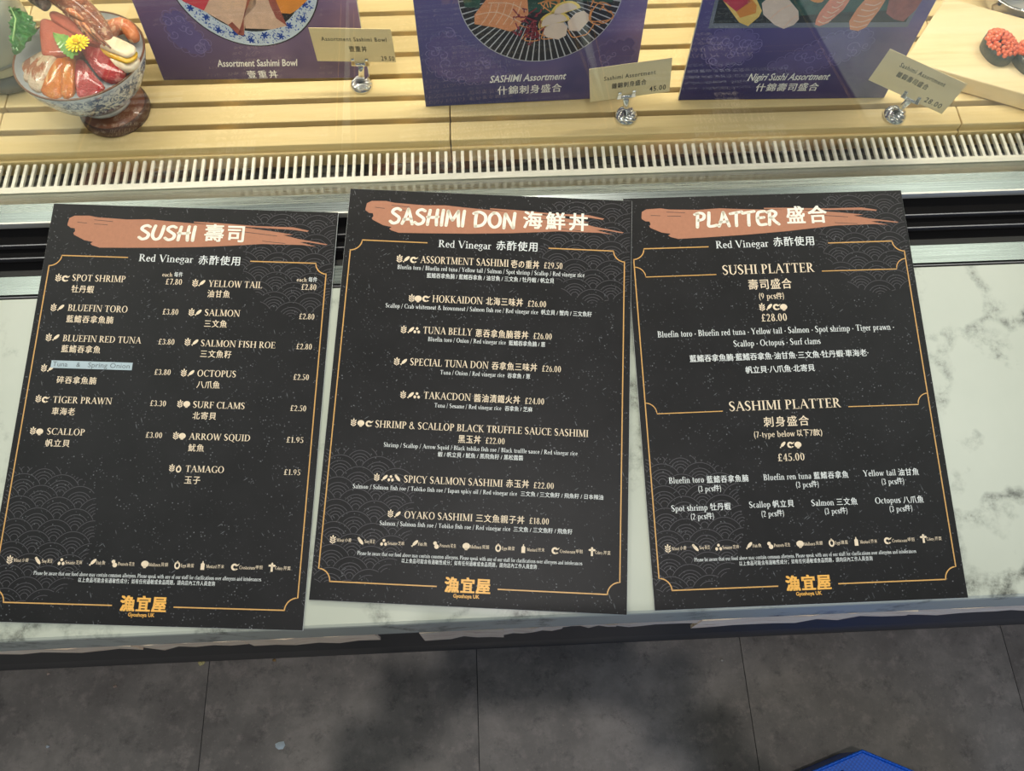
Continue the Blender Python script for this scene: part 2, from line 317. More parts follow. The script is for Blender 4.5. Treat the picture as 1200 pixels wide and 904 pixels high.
SER = {
 'A': (.80, Dg(.40, 1, .09, 0, wh) + Dg(.38, 1, .71, 0, ws * 1.05) + Hb(.2, .58, .33) + [ser(.09, 0, .11), ser(.71, 0, .13)]),
 'B': (.68, V(.17) + arc(.30, .75, .27, .25, -90, 90) + arc(.30, .27, .34, .27, -90, 90) + Hb(.17, .32, .94) + Hb(.17, .32, .5 - .03) + Hb(.17, .32, 0)),
 'C': (.76, arc(.46, .5, .42, .52, 48, 312, n=18) + [rect(.70, .72, .75, .98)]),
 'D': (.84, V(.17) + arc(.34, .5, .45, .5, -90, 90) + Hb(.17, .36, .94) + Hb(.17, .36, 0)),
 'E': (.66, V(.17) + Hb(.17, .58, .94) + Hb(.17, .5, .48) + Hb(.17, .62, 0) + [rect(.54, .78, .58, 1), rect(.46, .4, .5, .6), rect(.58, 0, .62, .24)]),
 'F': (.60, V(.17) + Hb(.17, .57, .94) + Hb(.17, .5, .48) + [rect(.53, .78, .57, 1), rect(.46, .4, .5, .6)]),
 'G': (.82, arc(.46, .5, .42, .52, 48, 320, n=18) + V(.70, 0, .42, 0, 1) + [rect(.70, .72, .75, .98)]),
 'H': (.90, V(.17) + V(.73) + Hb(.17, .73, .48)), 'I': (.36, V(.18)), 'J': (.40, V(.22, -.1, 1, 0)),
 'K': (.78, V(.17) + Dg(.24, .45, .60, 1, wh * 1.2) + Dg(.30, .55, .68, 0, ws) + [ser(.6, 1, .11), ser(.68, 0, .12)]),
 'L': (.64, V(.17) + Hb(.17, .6, 0) + [rect(.56, 0, .6, .26)]),
 'M': (1.0, V(.15, w=wh) + V(.84) + Dg(.16, 1, .50, .05, ws) + Dg(.80, 1, .50, .05, wh)), 'N': (.88, V(.14, w=wh) + V(.75, b=0, w=wh) + Dg(.16, 1, .73, 0, ws)),
 'O': (.86, arc(.43, .5, .40, .52, 0, 360, n=22)), 'P': (.64, V(.17) + arc(.30, .72, .30, .28, -90, 90) + Hb(.17, .32, .94) + Hb(.17, .32, .44)),
 'Q': (.86, arc(.43, .5, .40, .52, 0, 360, n=22) + Dg(.42, .04, .80, -.22, .14)),
 'R': (.74, V(.17) + arc(.30, .74, .28, .26, -90, 90) + Hb(.17, .32, .94) + Hb(.17, .32, .47) + Dg(.34, .5, .66, 0, ws) + [ser(.67, 0, .1)]),
 'S': (.58, [[(x, y * 1.02) for x, y in q] for q in Sx(.56, 1)]), 'T': (.72, V(.36, t=0) + Hb(.04, .68, .94) + [rect(.04, .78, .08, 1), rect(.64, .78, .68, 1)]),
 'U': (.84, V(.15, .3, 1, 0) + V(.70, .3, 1, 0, w=wh) + arc(.40, .33, .325, .35, 180, 360, .15)), 'V': (.78, Dg(.09, 1, .40, 0, ws) + Dg(.69, 1, .40, 0, wh) + [ser(.09, 1, .12), ser(.69, 1, .1)]),
 'W': (1.1, Dg(.09, 1, .34, 0, ws) + Dg(.55, 1, .34, 0, wh) + Dg(.52, 1, .77, 0, ws) + Dg(1.0, 1, .77, 0, wh) + [ser(.09, 1, .12), ser(1.0, 1, .1)]),
 'X': (.76, Dg(.12, 1, .64, 0, ws) + Dg(.62, 1, .12, 0, wh)), 'Y': (.74, V(.37, 0, .45, t=0) + Dg(.09, 1, .37, .42, ws) + Dg(.65, 1, .37, .42, wh) + [ser(.09, 1, .11), ser(.65, 1, .1)]), 'Z': (.7, Hb(.06, .64, .94) + Hb(.06, .64, 0) + Dg(.58, 1, .12, 0, ws)),
 'a': (.48, V(.36, 0, .45, 0, 0, .12) + arc(.22, .45, .20, .2, 0, 150, .12) + arc(.20, .18, .17, .2, 60, 360, .11) + Hb(.36, .47, 0)), 'b': (.56, V(.13, 0, 1, 0, 2, .12) + arc(.29, .32, .24, .34, -150, 150, .13)),
 'c': (.44, arc(.25, .32, .22, .34, 50, 310, .13)), 'd': (.56, V(.42, 0, 1, 0, 2, .12) + arc(.27, .32, .24, .34, 30, 330, .13) + Hb(.42, .54, 0)),
 'e': (.46, arc(.25, .32, .22, .34, 10, 320, .13) + Hb(.08, .46, .33)), 'f': (.34, V(.15, 0, .85, 1, 0, .12) + arc(.29, .84, .2, .2, 60, 180, .12) + Hb(.04, .32, .56)),
 'g': (.48, arc(.23, .42, .2, .24, 0, 360, .12) + arc(.23, -.08, .22, .2, 0, 360, .07) + Hb(.36, .5, .56)), 'h': (.58, V(.13, 0, 1, 1, 2, .12) + V(.44, 0, .42, 1, 0, .12) + arc(.29, .42, .21, .24, 0, 150, .12)),
 'i': (.28, V(.14, 0, .64, 1, 2, .12) + dot(.13, .86, .085)), 'j': (.28, V(.14, -.2, .64, 0, 2, .12) + dot(.13, .86, .085)), 'k': (.54, V(.13, 0, 1, 1, 2, .12) + Dg(.18, .28, .42, .62, wh) + Dg(.22, .35, .46, 0, .13) + [ser(.46, 0, .09)]),
 'l': (.28, V(.14, 0, 1, 1, 2, .12)), 'm': (.86, V(.13, 0, .64, 1, 2, .12) + V(.43, 0, .42, 1, 0, .12) + V(.73, 0, .42, 1, 0, .12) + arc(.29, .42, .2, .24, 0, 150, .12) + arc(.59, .42, .2, .24, 0, 150, .12)),
 'n': (.58, V(.13, 0, .64, 1, 2, .12) + V(.44, 0, .42, 1, 0, .12) + arc(.29, .42, .21, .24, 0, 150, .12)), 'o': (.52, arc(.26, .32, .24, .34, 0, 360, .13)),
 'p': (.56, V(.13, -.3, .64, 1, 2, .12) + arc(.29, .32, .24, .34, -150, 150, .13)), 'q': (.56, V(.42, -.3, .64, 1, 0, .12) + arc(.27, .32, .24, .34, 30, 330, .13)),
 'r': (.38, V(.13, 0, .64, 1, 2, .12) + arc(.28, .42, .16, .22, 40, 160, .1)), 's': (.40, [[(x, y) for x, y in q] for q in Sx(.40, .66)]), 't': (.34, V(.15, .06, .85, 0, 0, .12) + Hb(.04, .32, .56) + arc(.26, .14, .17, .16, 180, 300, .11)),
 'u': (.58, V(.14, .2, .64, 0, 2, .12) + V(.43, 0, .64, 0, 2, .12) + arc(.29, .22, .21, .24, 180, 350, .12) + Hb(.43, .55, 0)), 'v': (.50, Dg(.08, .64, .26, 0, .12) + Dg(.44, .64, .26, 0, wh) + [ser(.08, .64, .09), ser(.44, .64, .08)]),
 'w': (.74, Dg(.08, .64, .24, 0, .12) + Dg(.38, .64, .24, 0, wh) + Dg(.36, .64, .52, 0, .12) + Dg(.68, .64, .52, 0, wh) + [ser(.08, .64, .09), ser(.68, .64, .08)]), 'x': (.5, Dg(.08, .64, .42, 0, .12) + Dg(.42, .64, .08, 0, wh)),
 'y': (.50, Dg(.08, .64, .27, 0, .12) + Dg(.44, .64, .18, -.28, wh) + [ser(.08, .64, .09), ser(.44, .64, .08)]), 'z': (.46, Hb(.06, .42, .58) + Hb(.06, .42, 0) + Dg(.38, .64, .1, 0, .12)),
 '0': (.54, arc(.27, .5, .23, .52, 0, 360, .13)), '1': (.44, V(.24, 0, 1, 1, 0, .13) + Dg(.22, 1, .1, .84, .06)), '2': (.52, arc(.25, .72, .2, .3, -25, 170, .13, n=9) + Dg(.40, .64, .1, .03, .09) + Hb(.06, .47, 0, .09)),
 '3': (.50, arc(.23, .75, .19, .26, -90, 160, .12, n=10) + arc(.23, .26, .22, .28, -160, 90, .13, n=10)), '4': (.54, V(.37, 0, 1, 1, 0, .12) + Hb(.04, .5, .25, .07) + Dg(.36, 1, .07, .28, .06)),
 '5': (.50, Hb(.13, .45, .92, .08) + [rect(.12, .55, .17, 1)] + arc(.22, .3, .24, .32, -150, 120, .13, n=11)), '6': (.54, arc(.27, .32, .22, .34, 0, 360, .12) + arc(.5, .36, .45, .64, 115, 180, .12, n=7)),
 '7': (.50, Hb(.06, .46, .91, .09) + Dg(.43, .95, .2, 0, .11)), '8': (.52, arc(.26, .77, .18, .25, 0, 360, .11) + arc(.26, .27, .22, .29, 0, 360, .13)), '9': (.54, arc(.27, .68, .22, .34, 0, 360, .12) + arc(.04, .64, .45, .64, -65, 0, .12, n=7)),
 '£': (.58, arc(.35, .76, .19, .26, 10, 180, .12, n=9) + V(.22, .06, .76, 0, 0, .12) + Hb(.06, .52, 0, .09) + Hb(.06, .42, .42, .07)), '.': (.22, dot(.11, .07, .08)), '·': (.22, dot(.11, .36, .09)), '-': (.34, Hb(.05, .28, .28, .09)),
 '/': (.32, Dg(.27, 1.05, .03, -.12, .07)), '(': (.30, arc(.36, .42, .28, .68, 110, 250, .1, n=8)), ')': (.30, arc(-.06, .42, .28, .68, -70, 70, .1, n=8)),
 '&': (.86, arc(.34, .76, .19, .25, 0, 360, .1) + arc(.34, .27, .30, .3, 60, 360, .13) + Dg(.28, .72, .76, 0, .13)), ' ': (.30, []), "'": (.2, Dg(.1, 1, .1, .75, .08))}
def bl(*st): return [q for s in st for q in ribbon(s, .185, 6, True)]
BR = {  # brush title capitals
 'S': (.62, bl([(.56, .90), (.40, .98), (.20, .90), (.14, .72), (.34, .55), (.52, .38), (.46, .12), (.22, .02), (.04, .14)])),
 'U': (.72, bl([(.20, .98), (.12, .62), (.10, .28), (.24, .04), (.46, .10), (.58, .42), (.66, .96)])),
 'H': (.74, bl([(.20, .96), (.14, .5), (.10, .02)], [(.62, 1.0), (.58, .5), (.60, .02)], [(.08, .52), (.36, .50), (.66, .56)])),
 'I': (.26, bl([(.17, 1.0), (.13, .5), (.11, .02)])), 'A': (.70, bl([(.36, .98), (.24, .5), (.06, .02)], [(.36, .98), (.50, .5), (.62, .02)], [(.14, .30), (.54, .34)])),
 'M': (.86, bl([(.16, .96), (.12, .5), (.08, .02)], [(.16, .96), (.30, .60), (.42, .38)], [(.42, .38), (.56, .65), (.72, .98)], [(.72, .98), (.74, .5), (.78, .02)])),
 'D': (.80, bl([(.20, .92), (.16, .5), (.16, .06)], [(.04, .88), (.36, .98), (.66, .80), (.72, .48), (.54, .16), (.16, .04)])),
 'O': (.80, bl([(.34, .98), (.12, .72), (.12, .30), (.36, .04), (.64, .20), (.70, .60), (.54, .92), (.30, .96)])), 'N': (.78, bl([(.16, .94), (.12, .5), (.10, .02)], [(.16, .94), (.38, .5), (.62, .04)], [(.62, .04), (.64, .5), (.68, 1.0)])),
 'P': (.64, bl([(.22, .92), (.18, .5), (.14, .00)], [(.06, .88), (.34, .98), (.56, .84), (.50, .56), (.22, .46)])), 'L': (.58, bl([(.18, .98), (.14, .5), (.10, .08), (.30, .04), (.54, .10)])),
 'T': (.66, bl([(.02, .86), (.32, .92), (.66, .98)], [(.36, .92), (.32, .5), (.30, .02)])), 'E': (.60, bl([(.54, .96), (.22, .90), (.12, .60), (.12, .24), (.24, .04), (.56, .06)], [(.16, .50), (.48, .54)])),
 'R': (.68, bl([(.20, .92), (.16, .5), (.12, .02)], [(.06, .88), (.34, .98), (.54, .82), (.44, .60), (.20, .50)], [(.30, .50), (.44, .26), (.64, .04)])), ' ': (.34, [])}
CACHE = {}
def typeset(mb, font, text, x0, x1, yb, h, z, shear=0.0):
    track = .03; adv = sum(font[c][0] + track for c in text) - track; sx = (x1 - x0) / adv; x = 0
    for c in text:
        a, polys = font[c]
        for p in polys: mb.poly([(x0 + (x + q[0]) * sx + shear * q[1] * h, yb + q[1] * h, z) for q in p])
        x += a + track
def sans(mb, text, x0, x1, yb, h, z, off=.012, shear=0.0, fat=0.0, sp=1.0):      # Blender's built-in typeface (also Han characters)
    if any(ord(k) > 0x2e00 for k in text): fat = max(off, fat); off = 0
    sc_ch = sp
    if all(ord(k) > 0x2e00 for k in text) and len(text) > 1: sc_ch = max(1.14, min(1.7, ((x1 - x0) / h - 1) * 1.06 / (len(text) - 1)))
    key = (text, off, shear, round(sc_ch, 2))
    if key not in CACHE:
        c = bpy.data.curves.new('t', 'FONT'); c.body = text; c.offset = off; c.shear = shear; c.space_character = sc_ch; c.resolution_u = 2; o = bpy.data.objects.new('t', c); COL.objects.link(o)
        bpy.context.view_layer.update(); me = bpy.data.meshes.new_from_object(o.evaluated_get(bpy.context.evaluated_depsgraph_get()))
        CACHE[key] = ([v.co.copy() for v in me.vertices], [tuple(p.vertices) for p in me.polygons]); bpy.data.objects.remove(o); bpy.data.curves.remove(c); bpy.data.meshes.remove(me)
    vs, fs = CACHE[key]; han = any(ord(q) > 0x2e00 for q in text)
    ax, bx = min(v.x for v in vs), max(v.x for v in vs); lo = min(v.y for v in vs) if han else 0; hi = max(v.y for v in vs) if han else .729
    sx = (x1 - x0) / (bx - ax); sy = h / (hi - lo)
    b = fat * h * 1.4                     # heavier strokes: overprinted copies a hair apart
    for k, (dx, dy) in enumerate(((0, 0),) if not b else ((b, b * .4), (-b, -b * .4), (0, 0)) if fat < .02 else ((b, b * .6), (-b, -b * .6), (b, -b * .6), (-b, b * .6))):
        mb.add([(x0 + (v.x - ax) * sx + dx, yb + (v.y - lo) * sy + dy, z + .000004 * k) for v in vs], fs)
def ell(cx, cy, rx, ry, rot=0, n=10):
    c, s = math.cos(rot), math.sin(rot); return [(cx + rx * math.cos(q) * c - ry * math.sin(q) * s, cy + rx * math.cos(q) * s + ry * math.sin(q) * c) for q in [2 * math.pi * k / n for k in range(n)]]
def icon(mb, k, x, y, r, z):
    P = []
    if k == 'w':
        P = [rect(-.07, -1.15, .07, .6), ell(0, .85, .2, .38)] + [ell(sg * .46, yy, .42, .17, sg * .75) for sg in (-1, 1) for yy in (-.62, -.05, .5)]
    elif k == 'f': P = [ell(.15, .15, .95, .42, .8, 14), [(-.4, -.4), (-.95, -.62), (-.6, -1.0)]]
    elif k == 'p': P = arc(0, 0, .9, .9, 20, 290, .55, .5, 12) + [[(.3, -.9), (1.0, -.5), (.4, -.35)], [(.3, .4), (1.3, .9), (.9, .3)]]
    elif k == 's': P = [ell(0, .05, 1, .85, 0, 16), rect(-.35, -1.0, .35, -.5)]
    elif k == 'e': P = arc(0, -.1, .78, 1.0, 0, 360, .38, .45, 16) + [[(-.5, .5), (.5, .5), (0, 1.15)]]
    elif k == 'd': P = [ell(-.55, -.4, .38, .45), ell(.5, -.4, .38, .45), ell(0, .55, .38, .4)]
    elif k == 'b': P = [ell(0, 0, 1.1, .42, -.85, 12)] + [ell(-.55, .7, .35, .35)]
    elif k == 'n': P = [ell(-.3, .45, .5, .5), ell(.15, -.4, .62, .62)]
    elif k == 'm': P = [rect(-.5, -1, .5, .5), [(-.5, .5), (.5, .5), (.12, .9), (-.12, .9)], rect(-.12, .9, .12, 1.25)]
    elif k == 'y': P = [rect(-.28, -1.1, .28, .3), ell(0, .85, .28, .4), ell(-.5, .45, .45, .28), ell(.5, .45, .45, .28)]
    for p in P: mb.poly([(x + q[0] * r, y + q[1] * r, z) for q in p])
TEXT_0 = [
    ('T', 'SUSHI', 93.0, 152.0, 37.3, 15.8),
    ('TC', '壽司', 161.1, 201.3, 37.1, 18.9),
    ('R', 'Red Vinegar', 96.7, 152.3, 61.4, 7.9),
    ('RC', '赤酢使用', 158.0, 200.4, 63.0, 10.2),
    ('I', 'SPOT SHRIMP', 32.0, 86.4, 84.9, 7.0),
    ('C', '牡丹蝦', 33.3, 55.8, 97.5, 8.0),
    ('ic', 'w', 18.0, 82.2, 3.7),
    ('ic', 'p', 25.0, 82.7, 3.7),
    ('I', 'BLUEFIN TORO', 32.7, 93.0, 117.1, 6.9),
    ('C', '藍鰭吞拿魚腩', 33.1, 80.0, 129.3, 7.9),
    ('ic', 'w', 18.3, 114.2, 3.6),
    ('ic', 'f', 25.5, 114.0, 3.6),
    ('I', 'BLUEFIN RED TUNA', 32.6, 110.9, 149.1, 6.7),
    ('C', '藍鰭吞拿魚', 33.0, 71.7, 160.6, 7.8),
    ('ic', 'w', 18.5, 145.7, 3.6),
    ('ic', 'f', 25.6, 145.5, 3.6),
    ('C', '碎吞拿魚腩', 33.4, 72.3, 192.5, 7.6),
    ('ic', 'w', 18.9, 177.4, 3.5),
    ('ic', 'f', 25.6, 177.7, 3.5),
    ('I', 'TIGER PRAWN', 32.7, 90.8, 212.1, 6.5),
    ('C', '車海老', 33.8, 56.1, 224.2, 7.5),
    ('ic', 'w', 18.5, 208.7, 3.4),
    ('ic', 'p', 25.1, 209.3, 3.4),
    ('I', 'SCALLOP', 32.1, 69.0, 243.8, 6.4),
    ('C', '帆立貝', 32.6, 55.9, 255.7, 7.4),
    ('ic', 'w', 18.5, 240.7, 3.4),
    ('ic', 's', 25.1, 241.3, 3.4),
    ('I', 'YELLOW TAIL', 171.2, 226.0, 86.7, 7.0),
    ('C', '油甘魚', 171.4, 194.0, 98.1, 8.0),
    ('ic', 'w', 157.5, 83.3, 3.7),
    ('ic', 'f', 164.2, 83.1, 3.7),
    ('I', 'SALMON', 170.7, 206.5, 117.8, 6.9),
    ('C', '三文魚', 171.9, 194.4, 129.9, 7.9),
    ('ic', 'w', 157.5, 114.7, 3.6),
    ('ic', 'f', 164.3, 114.8, 3.6),
    ('I', 'SALMON FISH ROE', 170.6, 245.5, 149.9, 6.7),
    ('C', '三文魚籽', 171.6, 202.4, 161.5, 7.8),
    ('ic', 'w', 157.4, 146.1, 3.6),
    ('ic', 'f', 164.7, 146.3, 3.6),
    ('I', 'OCTOPUS', 170.8, 209.5, 181.0, 6.6),
    ('C', '八爪魚', 171.8, 194.4, 193.0, 7.6),
    ('ic', 'w', 157.5, 178.0, 3.5),
    ('ic', 'f', 164.6, 178.1, 3.5),
    ('I', 'SURF CLAMS', 170.4, 221.5, 212.9, 6.5),
    ('C', '北寄貝', 171.4, 194.3, 224.4, 7.5),
    ('ic', 'w', 157.7, 209.5, 3.4),
    ('ic', 's', 164.2, 209.6, 3.4),
    ('I', 'ARROW SQUID', 170.5, 230.2, 244.6, 6.4),
    ('C', '魷魚', 171.1, 186.2, 256.2, 7.3),
    ('ic', 'w', 157.5, 241.3, 3.4),
    ('ic', 's', 163.7, 241.5, 3.4),
    ('I', 'TAMAGO', 170.7, 208.1, 276.2, 6.3),
    ('C', '玉子', 171.2, 186.2, 287.7, 7.2),
    ('ic', 'w', 157.7, 273.0, 3.3),
    ('ic', 'e', 164.2, 273.5, 3.3),
    ('P', '£7.80', 127.1, 144.2, 85.6, 6.1),
    ('P', '£3.80', 128.2, 144.4, 117.8, 6.0),
    ('P', '£3.80', 128.0, 144.5, 149.3, 5.8),
    ('P', '£3.80', 128.2, 144.7, 180.7, 5.7),
    ('P', '£3.30', 128.1, 144.1, 212.4, 5.6),
    ('P', '£3.00', 128.1, 144.4, 244.0, 5.5),
    ('P', '£2.80', 265.6, 281.1, 86.8, 6.1),
    ('P', '£2.80', 266.0, 281.9, 118.3, 5.9),
    ('P', '£2.80', 266.1, 282.1, 149.9, 5.8),
    ('P', '£2.50', 266.1, 281.9, 181.5, 5.7),
    ('P', '£2.50', 265.9, 282.0, 213.1, 5.6),
    ('P', '£1.95', 265.1, 282.0, 244.6, 5.5),
    ('P', '£1.95', 265.6, 281.8, 276.2, 5.4),
    ('P', 'each', 122.9, 133.3, 77.1, 4.2),
    ('N', '每件', 135.1, 143.7, 77.2, 5.5),
    ('P', 'each', 260.3, 270.7, 78.1, 4.2),
    ('N', '每件', 272.4, 281.1, 78.2, 5.5),
]
TEXT_1 = [
    ('T', 'SASHIMI DON', 44.3, 176.4, 37.8, 17.4),
    ('TC', '海鮮丼', 183.9, 250.7, 36.7, 19.3),
    ('R', 'Red Vinegar', 96.9, 151.7, 61.9, 8.1),
    ('RC', '赤酢使用', 156.9, 199.4, 62.2, 10.5),
    ('ic', 'w', 58.0, 76.7, 3.8),
    ('ic', 'f', 65.0, 76.9, 3.8),
    ('ic', 'p', 72.4, 77.3, 3.8),
    ('I', 'ASSORTMENT SASHIMI', 79.7, 170.8, 80.2, 7.7),
    ('C', '壱の重丼', 173.3, 202.0, 81.1, 8.8),
    ('I', '£29.50', 206.7, 226.2, 80.0, 6.6),
    ('W', 'Bluefin toro / Bluefin red tuna / Yellow tail / Salmon / Spot shrimp / Scallop / Red vinegar rice', 56.6, 248.9, 87.9, 4.7),
    ('N', '藍鰭吞拿魚腩 / 藍鰭吞拿魚 / 油甘魚 / 三文魚 / 牡丹蝦 / 帆立貝', 87.4, 217.9, 96.2, 5.6),
    ('ic', 'w', 73.7, 119.0, 3.7),
    ('ic', 's', 80.3, 119.2, 3.7),
    ('ic', 'p', 87.9, 118.9, 3.7),
    ('I', 'HOKKAIDON', 94.8, 146.2, 122.1, 7.5),
    ('C', '北海三味丼', 149.5, 187.0, 122.6, 8.6),
    ('I', '£26.00', 191.8, 210.9, 122.2, 6.4),
    ('W', 'Scallop / Crab whitemeat & brownmeat / Salmon fish roe / Red vinegar rice', 47.8, 202.9, 130.0, 4.6),
    ('N', '帆立貝 / 蟹肉 / 三文魚籽', 206.1, 257.3, 130.3, 5.5),
    ('ic', 'w', 68.2, 152.7, 3.6),
    ('ic', 'f', 75.5, 152.8, 3.6),
    ('ic', 'd', 81.6, 153.0, 3.6),
    ('I', 'TUNA BELLY', 87.7, 137.4, 155.9, 7.4),
    ('C', '蔥吞拿魚腩蓉丼', 140.9, 193.9, 156.9, 8.5),
    ('I', '£26.00', 198.9, 217.9, 156.2, 6.3),
    ('W', 'Bluefin toro / Onion / Red vinegar rice', 93.3, 171.7, 163.6, 4.5),
    ('N', '藍鰭吞拿魚腩 / 蔥', 174.8, 211.4, 164.3, 5.4),
    ('ic', 'w', 63.9, 186.3, 3.6),
    ('ic', 'f', 70.8, 186.4, 3.6),
    ('I', 'SPECIAL TUNA DON', 77.1, 155.6, 189.5, 7.3),
    ('C', '吞拿魚三味丼', 158.9, 204.1, 190.1, 8.3),
    ('I', '£26.00', 208.8, 228.1, 189.7, 6.2),
    ('W', 'Tuna / Onion / Red vinegar rice', 107.9, 172.1, 197.4, 4.4),
    ('N', '吞拿魚 / 蔥', 175.0, 197.6, 198.1, 5.3),
    ('ic', 'w', 72.9, 220.0, 3.5),
    ('ic', 'f', 80.2, 220.1, 3.5),
    ('ic', 'd', 86.5, 220.2, 3.5),
    ('I', 'TAKACDON', 93.1, 139.9, 223.0, 7.1),
    ('C', '醬油漬鐵火丼', 143.2, 188.5, 223.9, 8.2),
    ('I', '£24.00', 193.2, 212.6, 223.4, 6.1),
    ('W', 'Tuna / Sesame / Red vinegar rice', 104.4, 170.5, 231.1, 4.3),
    ('N', '吞拿魚 / 芝麻', 174.0, 201.1, 231.5, 5.2),
    ('ic', 'w', 26.5, 250.2, 3.4),
    ('ic', 's', 33.7, 250.5, 3.4),
    ('ic', 'p', 41.4, 250.6, 3.4),
    ('I', 'SHRIMP & SCALLOP BLACK TRUFFLE SAUCE SASHIMI', 47.8, 257.0, 253.9, 7.0),
    ('C', '黑玉丼', 130.2, 151.9, 265.5, 8.0),
    ('I', '£22.00', 156.5, 175.6, 264.8, 5.9),
    ('W', 'Shrimp / Scallop / Arrow Squid / Black tobiko fish roe / Black truffle sauce / Red vinegar rice', 57.8, 246.8, 272.6, 4.2),
    ('N', '蝦 / 帆立貝 / 魷魚 / 黑飛魚籽 / 黑松露醬', 111.1, 194.1, 280.0, 5.1),
    ('ic', 'w', 53.8, 302.8, 3.3),
    ('ic', 'f', 61.3, 302.9, 3.3),
    ('ic', 'd', 67.4, 303.3, 3.3),
    ('ic', 'b', 73.9, 302.7, 3.3),
    ('I', 'SPICY SALMON SASHIMI', 80.0, 175.6, 306.4, 6.8),
    ('C', '赤玉丼', 178.8, 200.8, 306.5, 7.8),
    ('I', '£22.00', 205.0, 225.0, 306.1, 5.8),
    ('W', 'Salmon / Salmon fish roe / Tobiko fish roe / Japan spicy oil / Red vinegar rice', 31.4, 189.8, 314.2, 4.1),
    ('N', '三文魚 / 三文魚籽 / 飛魚籽 / 日本辣油', 193.3, 272.6, 314.4, 4.9),
    ('ic', 'w', 69.8, 336.9, 3.3),
    ('ic', 'f', 76.5, 337.3, 3.3),
    ('I', 'OYAKO SASHIMI', 83.0, 148.5, 340.4, 6.7),
    ('C', '三文魚親子丼', 151.7, 197.8, 340.8, 7.6),
    ('I', '£18.00', 202.3, 221.5, 340.1, 5.7),
    ('W', 'Salmon / Salmon fish roe / Tobiko fish roe / Red vinegar rice', 60.1, 184.9, 348.0, 4.1),
    ('N', '三文魚 / 三文魚籽 / 飛魚籽', 187.9, 243.9, 348.3, 4.9),
]
